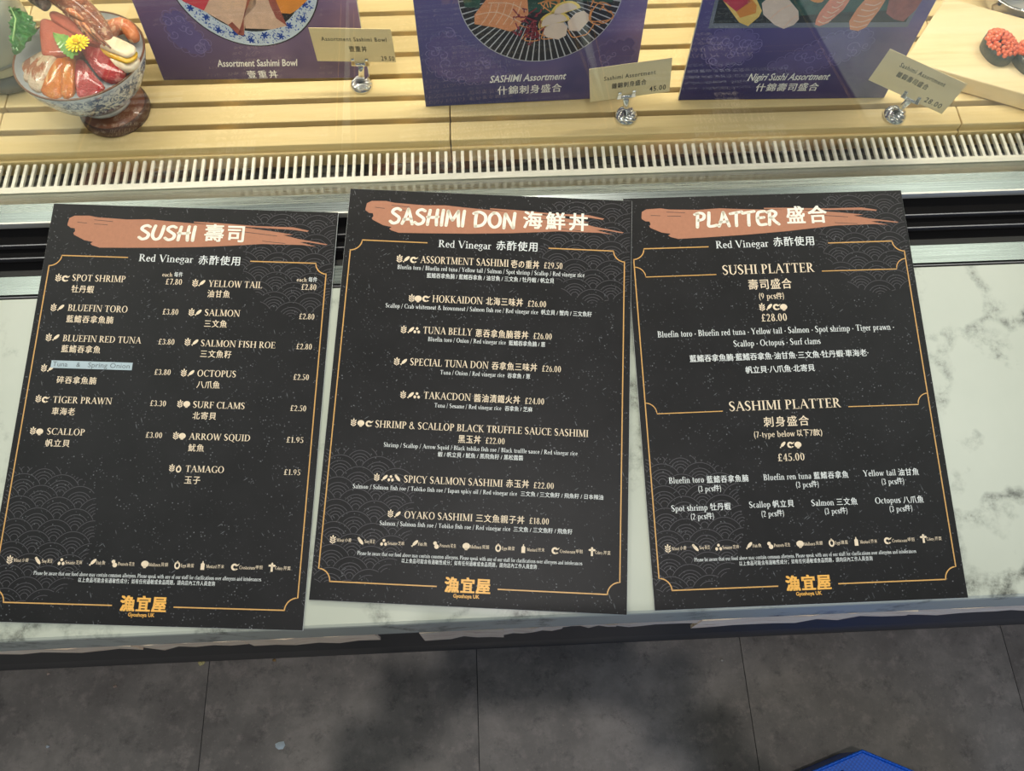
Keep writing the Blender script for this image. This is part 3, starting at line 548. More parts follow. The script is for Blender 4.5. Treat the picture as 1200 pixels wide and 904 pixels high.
TEXT_2 = [
    ('T', 'PLATTER', 73.3, 162.7, 35.5, 16.4),
    ('TC', '盛合', 171.3, 213.4, 34.7, 19.4),
    ('R', 'Red Vinegar', 93.1, 148.3, 59.7, 8.1),
    ('RC', '赤酢使用', 153.7, 196.3, 59.7, 10.5),
    ('I', 'SUSHI PLATTER', 97.2, 192.6, 89.2, 10.3),
    ('C', '壽司盛合', 122.5, 167.2, 106.4, 11.2),
    ('I', '(9 pcs', 131.7, 149.7, 117.0, 6.5),
    ('C', '件', 149.7, 156.3, 117.4, 6.9),
    ('I', ')', 156.3, 158.3, 117.2, 6.5),
    ('ic', 'w', 134.0, 125.7, 3.7),
    ('ic', 'f', 141.3, 125.7, 3.7),
    ('ic', 'p', 148.5, 126.0, 3.7),
    ('ic', 's', 156.1, 126.3, 3.7),
    ('I', '£28.00', 131.6, 158.4, 140.9, 7.8),
    ('B', 'Bluefin toro · Bluefin red tuna · Yellow tail · Salmon · Spot shrimp · Tiger prawn ·', 24.5, 266.5, 154.2, 6.5),
    ('B', 'Scallop · Octopus · Surf clams', 100.6, 189.3, 166.6, 6.5),
    ('CW', '藍鰭吞拿魚腩·藍鰭吞拿魚·油甘魚·三文魚·牡丹蝦·車海老·', 55.0, 236.2, 181.2, 7.6),
    ('CW', '帆立貝·八爪魚·北寄貝', 110.2, 179.7, 194.9, 7.5),
    ('I', 'SASHIMI PLATTER', 89.4, 201.1, 232.7, 9.6),
    ('C', '刺身盛合', 122.3, 167.2, 249.9, 10.3),
    ('I', '(7-type below', 110.8, 151.8, 260.1, 6.0),
    ('C', '以下', 153.9, 165.7, 260.3, 6.8),
    ('I', '7', 166.1, 169.5, 260.2, 6.0),
    ('C', '款', 169.9, 176.7, 260.4, 6.8),
    ('I', ')', 177.1, 179.5, 260.1, 6.0),
    ('ic', 'f', 138.4, 268.2, 3.4),
    ('ic', 'p', 145.9, 268.5, 3.4),
    ('ic', 's', 153.5, 268.7, 3.4),
    ('I', '£45.00', 131.7, 158.7, 284.1, 7.2),
    ('B', 'Bluefin toro', 23.4, 57.7, 302.0, 6.0),
    ('CW', '藍鰭吞拿魚腩', 60.4, 101.0, 302.9, 7.1),
    ('B', '(3 pcs', 51.0, 66.3, 310.9, 5.6),
    ('CW', '件', 66.3, 72.0, 311.0, 6.2),
    ('B', ')', 72.3, 73.8, 311.1, 5.6),
    ('B', 'Bluefin ren tuna', 115.7, 162.7, 302.3, 6.0),
    ('CW', '藍鰭吞拿魚', 165.2, 199.1, 302.9, 7.1),
    ('B', '(3 pcs', 146.4, 161.7, 310.5, 5.6),
    ('CW', '件', 161.7, 167.4, 310.6, 6.2),
    ('B', ')', 167.7, 169.3, 310.6, 5.6),
    ('B', 'Yellow tail', 213.8, 245.9, 302.1, 6.0),
    ('CW', '油甘魚', 248.3, 268.4, 302.8, 7.1),
    ('B', '(3 pcs', 230.3, 245.5, 310.7, 5.7),
    ('CW', '件', 245.5, 251.2, 310.7, 6.2),
    ('B', ')', 251.4, 253.0, 310.8, 5.7),
    ('B', 'Spot shrimp', 23.6, 58.7, 328.8, 5.9),
    ('CW', '牡丹蝦', 61.3, 81.0, 329.3, 7.0),
    ('B', '(2 pcs', 41.4, 56.7, 337.1, 5.6),
    ('CW', '件', 56.7, 62.5, 337.2, 6.1),
    ('B', ')', 62.7, 64.3, 337.2, 5.6),
    ('B', 'Scallop', 99.0, 119.7, 328.2, 5.9),
    ('CW', '帆立貝', 122.1, 142.4, 328.8, 7.0),
    ('B', '(2 pcs', 109.7, 124.8, 337.1, 5.6),
    ('CW', '件', 124.8, 130.4, 337.1, 6.1),
    ('B', ')', 130.6, 132.2, 337.1, 5.6),
    ('B', 'Salmon', 159.4, 181.5, 328.7, 5.9),
    ('CW', '三文魚', 184.1, 204.2, 329.1, 7.0),
    ('B', '(3 pcs', 171.1, 186.3, 336.9, 5.6),
    ('CW', '件', 186.3, 192.0, 337.0, 6.1),
    ('B', ')', 192.2, 193.8, 337.0, 5.6),
    ('B', 'Octopus', 221.5, 246.5, 328.8, 5.9),
    ('CW', '八爪魚', 249.1, 268.8, 329.6, 7.0),
    ('B', '(3 pcs', 234.2, 249.4, 337.1, 5.6),
    ('CW', '件', 249.4, 255.1, 337.0, 6.1),
    ('B', ')', 255.4, 257.0, 337.0, 5.6),
]
TEXT_F = [
    ('ic', 'w', 17.2, 363.7, 3.5),
    ('ic', 'b', 43.6, 363.9, 3.5),
    ('ic', 'd', 65.7, 364.2, 3.5),
    ('ic', 'f', 95.0, 363.7, 3.5),
    ('ic', 'n', 115.3, 364.2, 3.5),
    ('ic', 's', 143.9, 364.1, 3.5),
    ('ic', 'e', 174.2, 364.0, 3.5),
    ('ic', 'm', 198.0, 364.2, 3.5),
    ('ic', 'p', 227.9, 364.3, 3.5),
    ('ic', 'y', 263.0, 363.7, 3.5),
    ('A', 'Wheat', 20.9, 27.9, 365.3, 3.1),
    ('A', 'Soy', 47.2, 52.0, 365.4, 3.1),
    ('A', 'Sesame', 69.3, 78.5, 366.0, 3.1),
    ('A', 'Fish', 98.2, 102.9, 365.6, 3.1),
    ('A', 'Peanuts', 118.7, 128.2, 365.9, 3.1),
    ('A', 'Molluscs', 147.4, 158.2, 365.8, 3.1),
    ('A', 'Eggs', 177.6, 182.6, 365.8, 3.1),
    ('A', 'Mustard', 201.4, 211.1, 365.9, 3.1),
    ('A', 'Crustaceans', 232.5, 247.1, 366.0, 3.1),
    ('A', 'Celery', 265.9, 273.1, 365.7, 3.1),
    ('AC', '小麥', 28.7, 34.9, 365.3, 3.6),
    ('AC', '黃豆', 52.4, 57.2, 365.5, 3.6),
    ('AC', '芝麻', 79.3, 85.1, 366.0, 3.6),
    ('AC', '魚', 103.5, 106.7, 365.7, 3.6),
    ('AC', '花生', 129.0, 134.3, 366.0, 3.6),
    ('AC', '貝類', 159.0, 165.6, 365.8, 3.6),
    ('AC', '雞蛋', 183.4, 189.8, 365.9, 3.6),
    ('AC', '芥末', 211.9, 218.1, 366.0, 3.6),
    ('AC', '甲殼', 247.9, 254.4, 365.8, 3.6),
    ('AC', '芹菜', 273.9, 280.5, 365.9, 3.6),
    ('W', 'Please be aware that our food above may contain common allergens. Please speak with any of our staff for clarifications over allergens and intolerances', 41.4, 254.1, 376.6, 3.6),
    ('N', '以上食品可能含有過敏性成分；如有任何過敏或食品問題，請向店內工作人員查詢', 83.9, 211.3, 382.5, 4.7),
    ('L', '漁宜屋', 126.3, 168.2, 406.9, 13.8),
    ('LS', 'Gyoshoya UK', 134.4, 158.9, 411.5, 3.5),
]

# ------------------------------------------------------------------ menus
BRUSH = [[(18.1, 22.5), (19.0, 16.1), (23.9, 13.3), (38.9, 12.7), (48.0, 14.3), (79.1, 15.7), (101.1, 14.7), (119.0, 16.0), (150.1, 17.9), (178.5, 18.9), (212.4, 21.6), (241.8, 25.4), (252.6, 26.9), (242.0, 27.7), (257.4, 31.3), (288.6, 36.4), (286.9, 37.3), (268.2, 34.7), (259.5, 34.9), (277.5, 39.4), (262.4, 38.0), (240.4, 38.2), (221.0, 38.3), (201.0, 40.2), (170.5, 42.9), (126.8, 45.5), (83.0, 47.1), (54.9, 47.9), (46.7, 45.4), (44.7, 43.7), (47.1, 41.8), (38.1, 40.2), (26.7, 34.6), (25.6, 32.8), (27.1, 30.5), (26.2, 27.3), (22.2, 27.0), (18.3, 24.3)],
 [(148.1, 15.7), (172.1, 16.4), (212.0, 18.5), (251.8, 18.7), (268.0, 21.9), (266.3, 23.2), (252.0, 21.5), (221.1, 20.5), (176.8, 19.0), (148.3, 17.0)]]
SLITS = [[(28, 20.4), (38, 21.2)], [(44.8, 17.2), (64.4, 18.6)], [(45.4, 21.7), (59.6, 22.4)], [(212, 21.6), (242, 24.9)], [(221, 35.1), (245, 37.0)], [(196, 25), (236, 29)]]
WTR = [(204, 12.7), (219, 3.1), (295.5, 2.8), (295.8, 48), (294.7, 107), (255, 116), (239, 110), (222, 104), (228, 97), (214, 88), (206, 72), (198, 60), (205, 52), (197, 42), (208, 28)]
WBL = [(1.5, 276), (47, 275), (66, 281), (81, 291), (90, 304), (92, 325), (94, 346), (87, 362), (80, 380), (66, 392), (47, 400), (1.5, 405)]
def inside(p, poly):
    r = False; n = len(poly)
    for i in range(n):
        a, b = poly[i], poly[i - 1]
        if (a[1] > p[1]) != (b[1] > p[1]) and p[0] < (b[0] - a[0]) * (p[1] - a[1]) / (b[1] - a[1]) + a[0]: r = not r
    return r
def waves(mb, z):
    SX, SY, RR = 37.0, 10.7, 18.3; ox, oy = 17.5, 333.6 + 10
    cen = lambda i, j: (ox + SX * i + (SX / 2 if j % 2 else 0), oy + SY * j)
    for j in range(-33, 9):
        for i in range(-2, 9):
            cx, cy = cen(i, j)
            for k, rr in enumerate((1, .70, .53, .37, .21)):
                r = RR * rr; n = 26 if k < 2 else 16; prev = None
                for s in range(n + 1):
                    a = math.pi * s / n; p = (cx + r * math.cos(a), cy - r * math.sin(a))
                    ok = (inside(p, WTR) or inside(p, WBL)) and 1 < p[0] < 296
                    if ok:
                        for (u, v) in (((cx - SX / 2, cy + SY)), ((cx + SX / 2, cy + SY)), ((cx, cy + 2 * SY))):
                            if math.hypot(p[0] - u, p[1] - v) < RR: ok = False; break
                    if ok and prev:
                        wd = .30; c0, s0 = math.cos(prev[1]), math.sin(prev[1]); c1, s1 = math.cos(a), math.sin(a)
                        mb.poly([((cx + (r - wd) * c0) / 1000, -(cy - (r - wd) * s0) / 1000, z), ((cx + (r + wd) * c0) / 1000, -(cy - (r + wd) * s0) / 1000, z), ((cx + (r + wd) * c1) / 1000, -(cy - (r + wd) * s1) / 1000, z), ((cx + (r - wd) * c1) / 1000, -(cy - (r - wd) * s1) / 1000, z)])
                    prev = (p, a) if ok else None
TH = .0022; Z1, Z2, Z3 = TH + .00012, TH + .00024, TH + .00036
def line(mb, pts, wd=1.15, z=Z2):
    for p in ribbon([(x / 1000, -y / 1000) for x, y in pts], wd / 1000, 1, smooth=False): mb.poly([(*q, z) for q in p])
def qarc(cx, cy, r, a0, a1, n=8): return [(cx + r * math.cos(math.radians(a0 + (a1 - a0) * i / n)), cy + r * math.sin(math.radians(a0 + (a1 - a0) * i / n))) for i in range(n + 1)]
def border(two=False):
    A_, B_, C_ = MB(), MB(), []; mb = A_; l, r, t, b, q = 6.5, 289.7, 57.7, 402.2, 11.3
    line(mb, [(85.5, t), (l + q, t)] + qarc(l - .5, t - .3, q + .6, 0, 90)[1:] + [(l, t + q), (l, b - q)] + qarc(l - .3, b + .3, q + .5, -90, 0)[1:] + [(l + q, b), (118.5, b)])
    mb = B_
    line(mb, [(211, t), (r - q, t)] + qarc(r + .5, t - .3, q + .6, 180, 90)[1:] + [(r, t + q), (r, b - q)] + qarc(r + .3, b + .3, q + .5, -90, -180)[1:] + [(r - q, b), (175.5, b)])
    if two:
        for y, xa, xb in ((88.6, 90.6, 200.5), (232.4, 83, 208.3)):
            for s_ in (qarc(l - .3, y + .3, q, -90, 0) + [(xa, y)], qarc(r + .3, y + .3, q, -90, -180) + [(xb, y)]): m2 = MB(); line(m2, s_, .95); C_.append(m2)
    return [A_, B_] + C_
STY = {'I': ('serif', 'cream', 'dish_name'), 'P': ('serif', 'cream', 'price'), 'R': ('serif', 'white', 'subheading'), 'W': ('serif', 'white', 'dish_note'), 'B': ('serif', 'white', 'dish_note'), 'A': ('serif', 'cream', 'allergen_caption'),
       'C': ('han', 'cream', 'dish_name_in_chinese'), 'N': ('han', 'white', 'dish_note_in_chinese'), 'RC': ('han', 'white', 'subheading_in_chinese'), 'AC': ('han', 'cream', 'allergen_caption_in_chinese'), 'CW': ('han', 'white', 'dish_note_in_chinese'),
       'TC': ('han', 'title', 'title_lettering_in_chinese'), 'L': ('han', 'logo', 'shop_sign_lettering'), 'LS': ('sans', 'logo', 'shop_name_lettering'), 'T': ('brush', 'title', 'title_lettering')}
ICN = dict(w='wheat', f='fish', p='prawn', s='shell', e='egg', d='sesame', b='soy', n='peanut', m='mustard', y='celery')
def menu(tab, ctr, rot, lift, lab, seed, two=False):
    mw = COUNTER @ Matrix.Translation((*ctr, lift[0])) @ Matrix.Rotation(rot, 4, 'Z') @ Matrix.Rotation(lift[1], 4, 'Y') @ Matrix.Translation((-.1485, .210, 0))
    e = empty('menu_board', mw, lab, 'menu', 'black menu boards on the sloping counter')
    MB().box((0, -.42, .0), (.297, 0, TH - .0002)).build('foam_core', MT['edge'], e, bevel=.0003)
    MB().box((.0003, -.4197, TH - .0002), (.2967, -.0003, TH)).build('printed_face', menu_mat('black_menu_print', seed), e)
    m = MB(); waves(m, Z1); m.build('wave_pattern', MT['wave'], e)
    m = MB(); [m.poly([(x / 1000, -y / 1000, Z1 + .00005) for x, y in p]) for p in BRUSH]; m.build('brush_stroke', MT['brush'], e)
    m = MB(); [line(m, s, .55, Z2) for s in SLITS]; m.build('brush_streak', MT['slit'], e)
    for m in border(two): m.build('gold_border', MT['gold'], e)
    foot = {}
    for row in tab + TEXT_F:
        if row[0] == 'ic': m = MB(); icon(m, row[1], row[2] / 1000, -row[3] / 1000, row[4] / 1000 * 1.02, Z2); m.build(ICN[row[1]] + '_icon', MT['cream'], e); continue
        st, tx, x0, x1, y, h = row; kind, ink_, nm = STY[st]; k = .001
        m = MB()
        if kind == 'serif': typeset(m, SER, tx, x0 * k, x1 * k, -y * k, h * k, Z2)
        elif kind == 'brush': typeset(m, BR, tx, x0 * k, x1 * k, -y * k, h * k, Z3)
        else: sans(m, tx, x0 * k, x1 * k, -y * k, h * k, Z3 if st in ('TC',) else Z2, off={'TC': .020, 'L': .030, 'LS': .02, 'C': .010, 'N': .006, 'AC': .0, 'RC': .010, 'CW': .010}.get(st, .01))
        m.build(nm, MT[ink_], e)
    return e
menu(TEXT_0, (-.3187, .1822), -.0707, (.0002, 0), 'black printed sushi price menu with salmon brush title, leftmost of the three', 1)
menu(TEXT_1, (-.0141, .1857), -.0884, (.0016, -.0085), 'black printed sashimi don menu with eight bowl dishes, middle of the three', 4)
menu(TEXT_2, (.2908, .1756), -.0033, (.0002, 0), 'black printed platter menu with two framed sections, rightmost of the three', 9, True)
# paper strip stuck over one dish name of the left menu
mw = COUNTER @ Matrix.Translation((-.3187, .1822, .0002)) @ Matrix.Rotation(-.0707, 4, 'Z') @ Matrix.Translation((-.1485, .210, 0))
st = empty('paper_label_strip', mw @ Matrix.Translation((.0655, -.173, TH)), 'narrow pale blue paper strip lettered in grey, stuck on the leftmost menu', 'label')
MB().box((-.0402, -.0039, .0001), (.0402, .0038, .0003)).build('paper', plain('pale_blue_paper', srgb(178, 196, 204), .6), st, )
m = MB()
for tx, a, b in (('Tuna', -.0385, -.0238), ('&', -.0150, -.0112), ('Spring Onion', -.0035, .0378)): sans(m, tx, a, b, -.0022, .0052, .00045, off=-.004)
m.build('lettering', plain('grey_label_ink', srgb(92, 100, 106), .6), st)
# ------------------------------------------------------------------ posters
def poster_mat(name, c1, c2, c3):
    n = NT(name); v = n.obj(rot=(0, 0, .35)); sp = n.n('ShaderNodeSeparateXYZ'); n.l(n.obj(), sp.inputs[0])
    m1 = n.n('ShaderNodeMapRange'); m1.inputs[1].default_value = .0; m1.inputs[2].default_value = .17; n.l(sp.outputs[1], m1.inputs[0])
    m2 = n.n('ShaderNodeMapRange'); m2.inputs[1].default_value = .05; m2.inputs[2].default_value = .27; n.l(sp.outputs[0], m2.inputs[0])
    a = n.mix(m1.outputs[0], srgb(*c1), srgb(*c2)); b = n.mix(n.ramp(n.noise(v, 9, 3), (.35, K4), (.7, (.8, .8, .8, 1))), a, srgb(*c3))
    n.base(n.mix(m2.outputs[0], a, b)); n.set(Roughness=.42); return n.m
INK3 = {k: plain(k.replace(' ', '_'), srgb(*c), .5, var=vr, scale=sc) for k, c, vr, sc in (
    ('plate blue print', (36, 84, 186), .05, 80), ('wave body print', (100, 90, 144), .06, 60), ('plate white print', (206, 222, 236), .04, 80), ('plate dark print', (28, 30, 40), .1, 80), ('pink fish print', (222, 186, 162), .10, 90), ('red skin print', (160, 88, 78), .2, 120),
    ('orange print', (232, 148, 62), .08, 60), ('crimson print', (206, 66, 82), .1, 60), ('salmon print', (238, 158, 108), .08, 60), ('salmon line print', (248, 206, 172), .05, 60), ('maroon print', (150, 52, 66), .25, 200), ('lemon print', (246, 214, 110), .08, 150),
    ('scallop print', (238, 214, 192), .05, 60), ('carrot print', (232, 156, 92), .1, 200), ('leaf print', (44, 84, 72), .3, 90), ('spoke print', (196, 198, 204), .05, 60), ('lilac wave print', (132, 122, 176), .05, 60), ('tray print', (34, 40, 38), .3, 60), ('tray rim print', (116, 122, 132), .05, 60),
    ('yellow print', (246, 206, 110), .1, 90), ('poster lettering print', (250, 252, 255), .02, 60), ('prawn print', (240, 150, 118), .1, 160))}
def poster(o2, ang, th, lab, mat):
    a, t_ = math.radians(ang), math.radians(th)
    ex = Vector((math.cos(a), math.sin(a), 0)); ey = Vector((-math.sin(a), math.cos(a), 0)) * math.cos(t_) + Vector((0, 0, 1)) * math.sin(t_); ez = ex.cross(ey)
    mw = Matrix((ex, ey, ez)).transposed().to_4x4(); mw.translation = Vector((*o2, .9212))
    e = empty('menu_poster', mw, lab, 'poster', 'purple posters standing on the slatted deck')
    MB().box((0, 0, -.004), (.2545, .36, -.0002)).build('foam_backing', MT['edge'], e); MB().box((.0003, .0003, -.0002), (.2542, .3597, 0)).build('printed_face', mat, e)
    s = MB().box((.09, .0, -.0055), (.16, .28, -.004)); s.add([(.10, .25, -.005), (.15, .25, -.005), (.15, .026, -.055), (.10, .026, -.055), (.10, .25, -.007), (.15, .25, -.007), (.15, .026, -.057), (.10, .026, -.057)], [(0, 1, 2, 3), (7, 6, 5, 4), (0, 4, 5, 1), (2, 6, 7, 3), (1, 5, 6, 2), (3, 7, 4, 0)])
    s.build('easel_strut', MT['edge'], e); return e
def prints(e, name, ink_, polys, layer):
    m = MB(); [m.poly([(x / 1000, y / 1000, .0001 * layer) for x, y in p]) for p in polys]; return m.build(name, INK3[ink_], e)
def circ(cx, cy, r, n=64): return [(cx + r * math.cos(2 * math.pi * k / n), cy + r * math.sin(2 * math.pi * k / n)) for k in range(n)]
def swirl(cx, cy, r, a, d=1, turns=1.25): return ribbon([(cx + r * (1 - k / 9) * math.cos(a + d * turns * 6.283 * k / 9), cy + r * (1 - k / 9) * math.sin(a + d * turns * 6.283 * k / 9), .9) for k in range(9)], .8, 3)
def wavecloud(outline, seed, n):
    r = random.Random(seed); P = []; xs = [p[0] for p in outline]; ys = [p[1] for p in outline]
    per = outline + [outline[0]]
    for a, b in zip(per, per[1:]):
        L = math.dist(a, b); k = max(1, int(L / 9))
        for i in range(k):
            t = (i + .5) / k; cx, cy = a[0] + (b[0] - a[0]) * t, a[1] + (b[1] - a[1]) * t; ang = math.degrees(math.atan2(b[1] - a[1], b[0] - a[0]))
            P += arc(cx, cy, 5.2, 5.2, ang, ang + 180 if r.random() < 2 else 0, .55, .55, 7)
    while n:
        c = (r.uniform(min(xs), max(xs)), r.uniform(min(ys), max(ys)))
        if inside(c, outline): P += swirl(*c, r.uniform(4, 9), r.uniform(0, 6.28), r.choice((-1, 1))); n -= 1
    return P
def ptext(e, t1, b1, t2, b2):
    m = MB(); x0, x1, y, h = b1; sans(m, t1, x0 / 1000, x1 / 1000, y / 1000, h / 1000, .0005, off=.018, shear=.28); m.build('script_lettering', INK3['poster lettering print'], e)
    m = MB(); x0, x1, y, h = b2; sans(m, t2, x0 / 1000, x1 / 1000, y / 1000, h / 1000, .0005, off=.014); m.build('lettering_in_chinese', INK3['poster lettering print'], e)
def bumpy(o):
    P = []
    for a, b in zip(o, o[1:] + [o[0]]):
        k = max(1, int(math.dist(a, b) / 10)); d = math.dist(a, b); nx, ny = (b[1] - a[1]) / d, -(b[0] - a[0]) / d; P += [(a[0] + (b[0] - a[0]) * i / (2 * k) - (2.6 if i % 2 else -.6) * nx, a[1] + (b[1] - a[1]) * i / (2 * k) - (2.6 if i % 2 else -.6) * ny) for i in range(2 * k)]
    return P
WB = [[bumpy(o) for o in g_] for g_ in ([[(30, 50), (28, 84), (48, 90), (60, 66), (72, 44), (52, 34)]], [[(10, 60), (14, 92), (34, 104), (56, 84), (84, 62), (104, 38), (60, 34), (24, 44)], [(196, 52), (214, 78), (244, 84), (246, 60), (222, 44)]],
    [[(16, 70), (22, 96), (44, 104), (66, 96), (78, 80), (66, 60), (36, 50)], [(96, 50), (130, 74), (160, 94), (196, 98), (206, 80), (180, 58), (140, 42)]])]
# 1: bowl of sliced fish
e = poster((-.3954, .6307), -1.38, 79, 'purple poster picturing fish slices in a blue patterned bowl, leftmost poster', poster_mat('purple_poster_print', (84, 72, 108), (136, 112, 152), (172, 144, 172)))
prints(e, 'wave_body', 'wave body print', WB.pop(0), .5); prints(e, 'wave_artwork', 'lilac wave print', wavecloud([(30, 50), (28, 84), (48, 90), (60, 66), (72, 44), (52, 34)], 3, 9), 1)
prints(e, 'bowl_outline', 'plate dark print', [circ(131, 129, 85)], 1); prints(e, 'bowl_rim', 'plate white print', [circ(131, 129, 83.6)], 2)
r = random.Random(5); P = []
for k in range(950):
    a = r.uniform(0, 6.283); rr = r.uniform(66, 81.5); s = r.uniform(.6, 1.6); P.append(ell(131 + rr * math.cos(a), 129 + rr * math.sin(a), s, s * .45, r.uniform(0, 3.1), 7))
for k in range(26):
    a = k * 6.283 / 26; rr = 74 + (3 if k % 2 else -3); cx, cy = 131 + rr * math.cos(a), 129 + rr * math.sin(a); P += [ell(cx + 2.6 * math.cos(b), cy + 2.6 * math.sin(b), 2.1, 1.0, b, 7) for b in [q * 1.047 for q in range(6)]] + [ell(cx, cy, 2.2, 2.2)]
prints(e, 'floral_rim_pattern', 'plate blue print', P, 3); prints(e, 'bowl_inside', 'plate dark print', [circ(131, 129, 65.5)], 3)
prints(e, 'pale_fish_slice', 'pink fish print', [[(77, 90), (88, 150), (150, 160), (139, 96), (123.1, 82.4), (115.2, 58.5), (109.1, 59.5), (100.5, 72.1)], [(134.4, 109), (140, 150), (165, 150), (162, 100), (167.8, 70.2), (150, 66), (119.2, 67.6), (122, 84)]], 4)
prints(e, 'fish_skin_edge', 'red skin print', [[(139, 110), (134, 110), (124, 86), (113, 68), (109.1, 59.5), (115.2, 58.5), (121, 82)], [(154, 110), (162, 106), (168.5, 70.2), (158, 80), (155, 95)], [(100, 72), (109, 59.5), (114, 63), (106, 76)]], 5)
prints(e, 'orange_slice', 'orange print', [[(160, 120), (205, 118), (198.4, 101), (185, 90), (175.8, 85), (165.7, 86), (160, 95)]], 4)
prints(e, 'red_slice', 'crimson print', [[(50, 112), (88, 120), (88.1, 103.4), (77.5, 90), (68.8, 95), (58, 101)]], 5)
ptext(e, 'Assortment Sashimi Bowl', (72, 171, 18.0, 9.5), '壹重丼', (105.5, 142.5, 1.6, 10.6))
# 2: round slatted plate
e = poster((-.0706, .5749), 1.32, 85, 'purple poster picturing salmon and lemon on a round spoked plate, middle poster', poster_mat('indigo_poster_print', (52, 60, 118), (108, 100, 156), (168, 138, 176)))
prints(e, 'wave_body', 'wave body print', WB.pop(0), .5); prints(e, 'wave_artwork', 'lilac wave print', wavecloud([(10, 60), (14, 92), (34, 104), (56, 84), (84, 62), (104, 38), (60, 34), (24, 44)], 11, 16) + wavecloud([(196, 52), (214, 78), (244, 84), (246, 60), (222, 44)], 12, 5), 1)
CX, CY, RR = 137, 148.5, 89
prints(e, 'plate', 'plate dark print', [circ(CX, CY, RR)], 2); P = []
for k in range(72):
    a = k * 6.2832 / 72; c_, s_ = math.cos(a), math.sin(a); P.append([(CX + 42 * c_ - .4 * s_, CY + 42 * s_ + .4 * c_), (CX + RR * c_ - .75 * s_, CY + RR * s_ + .75 * c_), (CX + RR * c_ + .75 * s_, CY + RR * s_ - .75 * c_), (CX + 42 * c_ + .4 * s_, CY + 42 * s_ - .4 * c_)])
prints(e, 'plate_spokes', 'spoke print', P + arc(CX, CY, RR + .4, RR + .4, 0, 360, .9, .9, 64), 3)
prints(e, 'green_leaf', 'leaf print', [[(95, 140), (110, 160), (165, 160), (172, 138), (160, 122), (130, 124), (108, 126)], [(180, 135), (215, 132), (222, 148), (190, 156)], [(55, 134), (70, 132), (74, 150), (52, 150)]], 4)
r = random.Random(4); P = []
for k in range(14):
    cx, cy = r.choice(((150, 98), (120, 100), (205, 118), (185, 100), (195, 128), (150, 130), (130, 92))); rr = r.uniform(6, 12); a = r.uniform(0, 6)
    P += ribbon([(cx + r.uniform(-6, 6) + rr * math.cos(a + q), cy + r.uniform(-3, 3) + rr * math.sin(a + q)) for q in (0, 1, 2, 3, 4)], 1.3, 4)
prints(e, 'carrot_strands', 'carrot print', P, 5)
prints(e, 'salmon_slices', 'salmon print', [[(64.3, 112.6), (64.8, 124.3), (81.1, 146), (122, 146), (124, 121.9), (110.6, 103.6), (103.9, 101.1), (87.8, 107.0)]], 5)
prints(e, 'salmon_fat_lines', 'salmon line print', sum([ribbon([(72 + 8 * k, 112 - k * .6), (80 + 8 * k, 124), (84 + 8 * k, 138)], .9, 3) for k in range(5)], []) + ribbon([(66, 124), (90, 126), (116, 112)], 1.1, 4) + ribbon([(80, 138), (104, 136), (121, 126)], 1.1, 4), 6)
P = []; 
for k in range(46): a = r.gauss(0, 1), r.gauss(0, 1); x, y = 126 + a[0] * 8, 106 + a[1] * 9; P += ribbon([(x, y), (x + r.uniform(-5, 5), y + r.uniform(-5, 5)), (x + r.uniform(-7, 7), y + r.uniform(-7, 7))], 1.5, 2)
prints(e, 'seaweed_tangle', 'maroon print', P, 6)
def fan(cx, cy, rx, ry, rot): return [[(cx, cy)] + [p for p in ell(cx, cy, rx, ry, rot, 20)[0:11]]]
prints(e, 'lemon_peel', 'lemon print', fan(153, 108, 18, 16, .25) + fan(165, 122, 17, 14, .3), 6); prints(e, 'lemon_flesh', 'scallop print', fan(153, 109, 14.5, 12.5, .25) + fan(165, 123, 13, 10.5, .3), 7)
prints(e, 'scallop', 'scallop print', [[(142.5, 104), (150, 109), (163, 110), (168, 104), (166.7, 92.9), (158, 88), (144.5, 91.9), (141, 98)], [(167.5, 110), (176, 121), (184.6, 123.5), (190, 119), (191.3, 110.5), (181.9, 97.7), (170.1, 99)]], 8)
ptext(e, 'SASHIMI Assortment', (79.2, 170.5, 32.0, 10.5), '什錦刺身盛合', (88.5, 165.5, 13.4, 12.6))
# 3: nigiri tray
e = poster((.2396, .573), -1.41, 87, 'indigo poster picturing nigiri on a black tray, rightmost poster beside the board', poster_mat('deep_indigo_poster_print', (50, 48, 108), (96, 86, 144), (138, 116, 160)))
prints(e, 'wave_body', 'wave body print', WB.pop(0), .5); prints(e, 'wave_artwork', 'lilac wave print', wavecloud([(16, 70), (22, 96), (44, 104), (66, 96), (78, 80), (66, 60), (36, 50)], 21, 14) + wavecloud([(96, 50), (130, 74), (160, 94), (196, 98), (206, 80), (180, 58), (140, 42)], 22, 14), 1)
prints(e, 'tray_rim', 'tray rim print', [[(12, 215), (14.0, 104.5), (237.5, 103.5), (240, 215)]], 2); prints(e, 'tray', 'tray print', [[(15, 212), (18, 111), (233, 110), (237, 212)]], 3); prints(e, 'bamboo_leaf', 'leaf print', [[(24, 190), (30, 128), (92, 118), (160, 124), (226, 126), (226, 190)]], 4)
prints(e, 'surf_clam_nigiri', 'yellow print', [[(30, 160), (52, 150), (67.8, 126.7), (66.6, 119), (57.8, 107), (46.6, 112), (22, 140)]], 5); prints(e, 'clam_tip', 'crimson print', [[(30, 160), (46, 152), (52, 138), (40, 126), (22, 140)]], 6)
prints(e, 'clam_blend', 'orange print', [[(44, 150), (60, 134), (62, 124), (46, 118), (38, 128), (50, 137)]], 6)
prints(e, 'white_nigiri', 'scallop print', [[(65, 136), (72, 146), (91.5, 142), (108, 126), (112, 115), (108.6, 108), (98.7, 103), (87.4, 108), (70.5, 122)]], 5); prints(e, 'white_nigiri_crease', 'salmon line print', ribbon([(80, 116), (88, 128), (98, 134)], 1.2, 4) + ribbon([(98, 105), (104, 116), (109, 120)], 1.0, 4), 6)
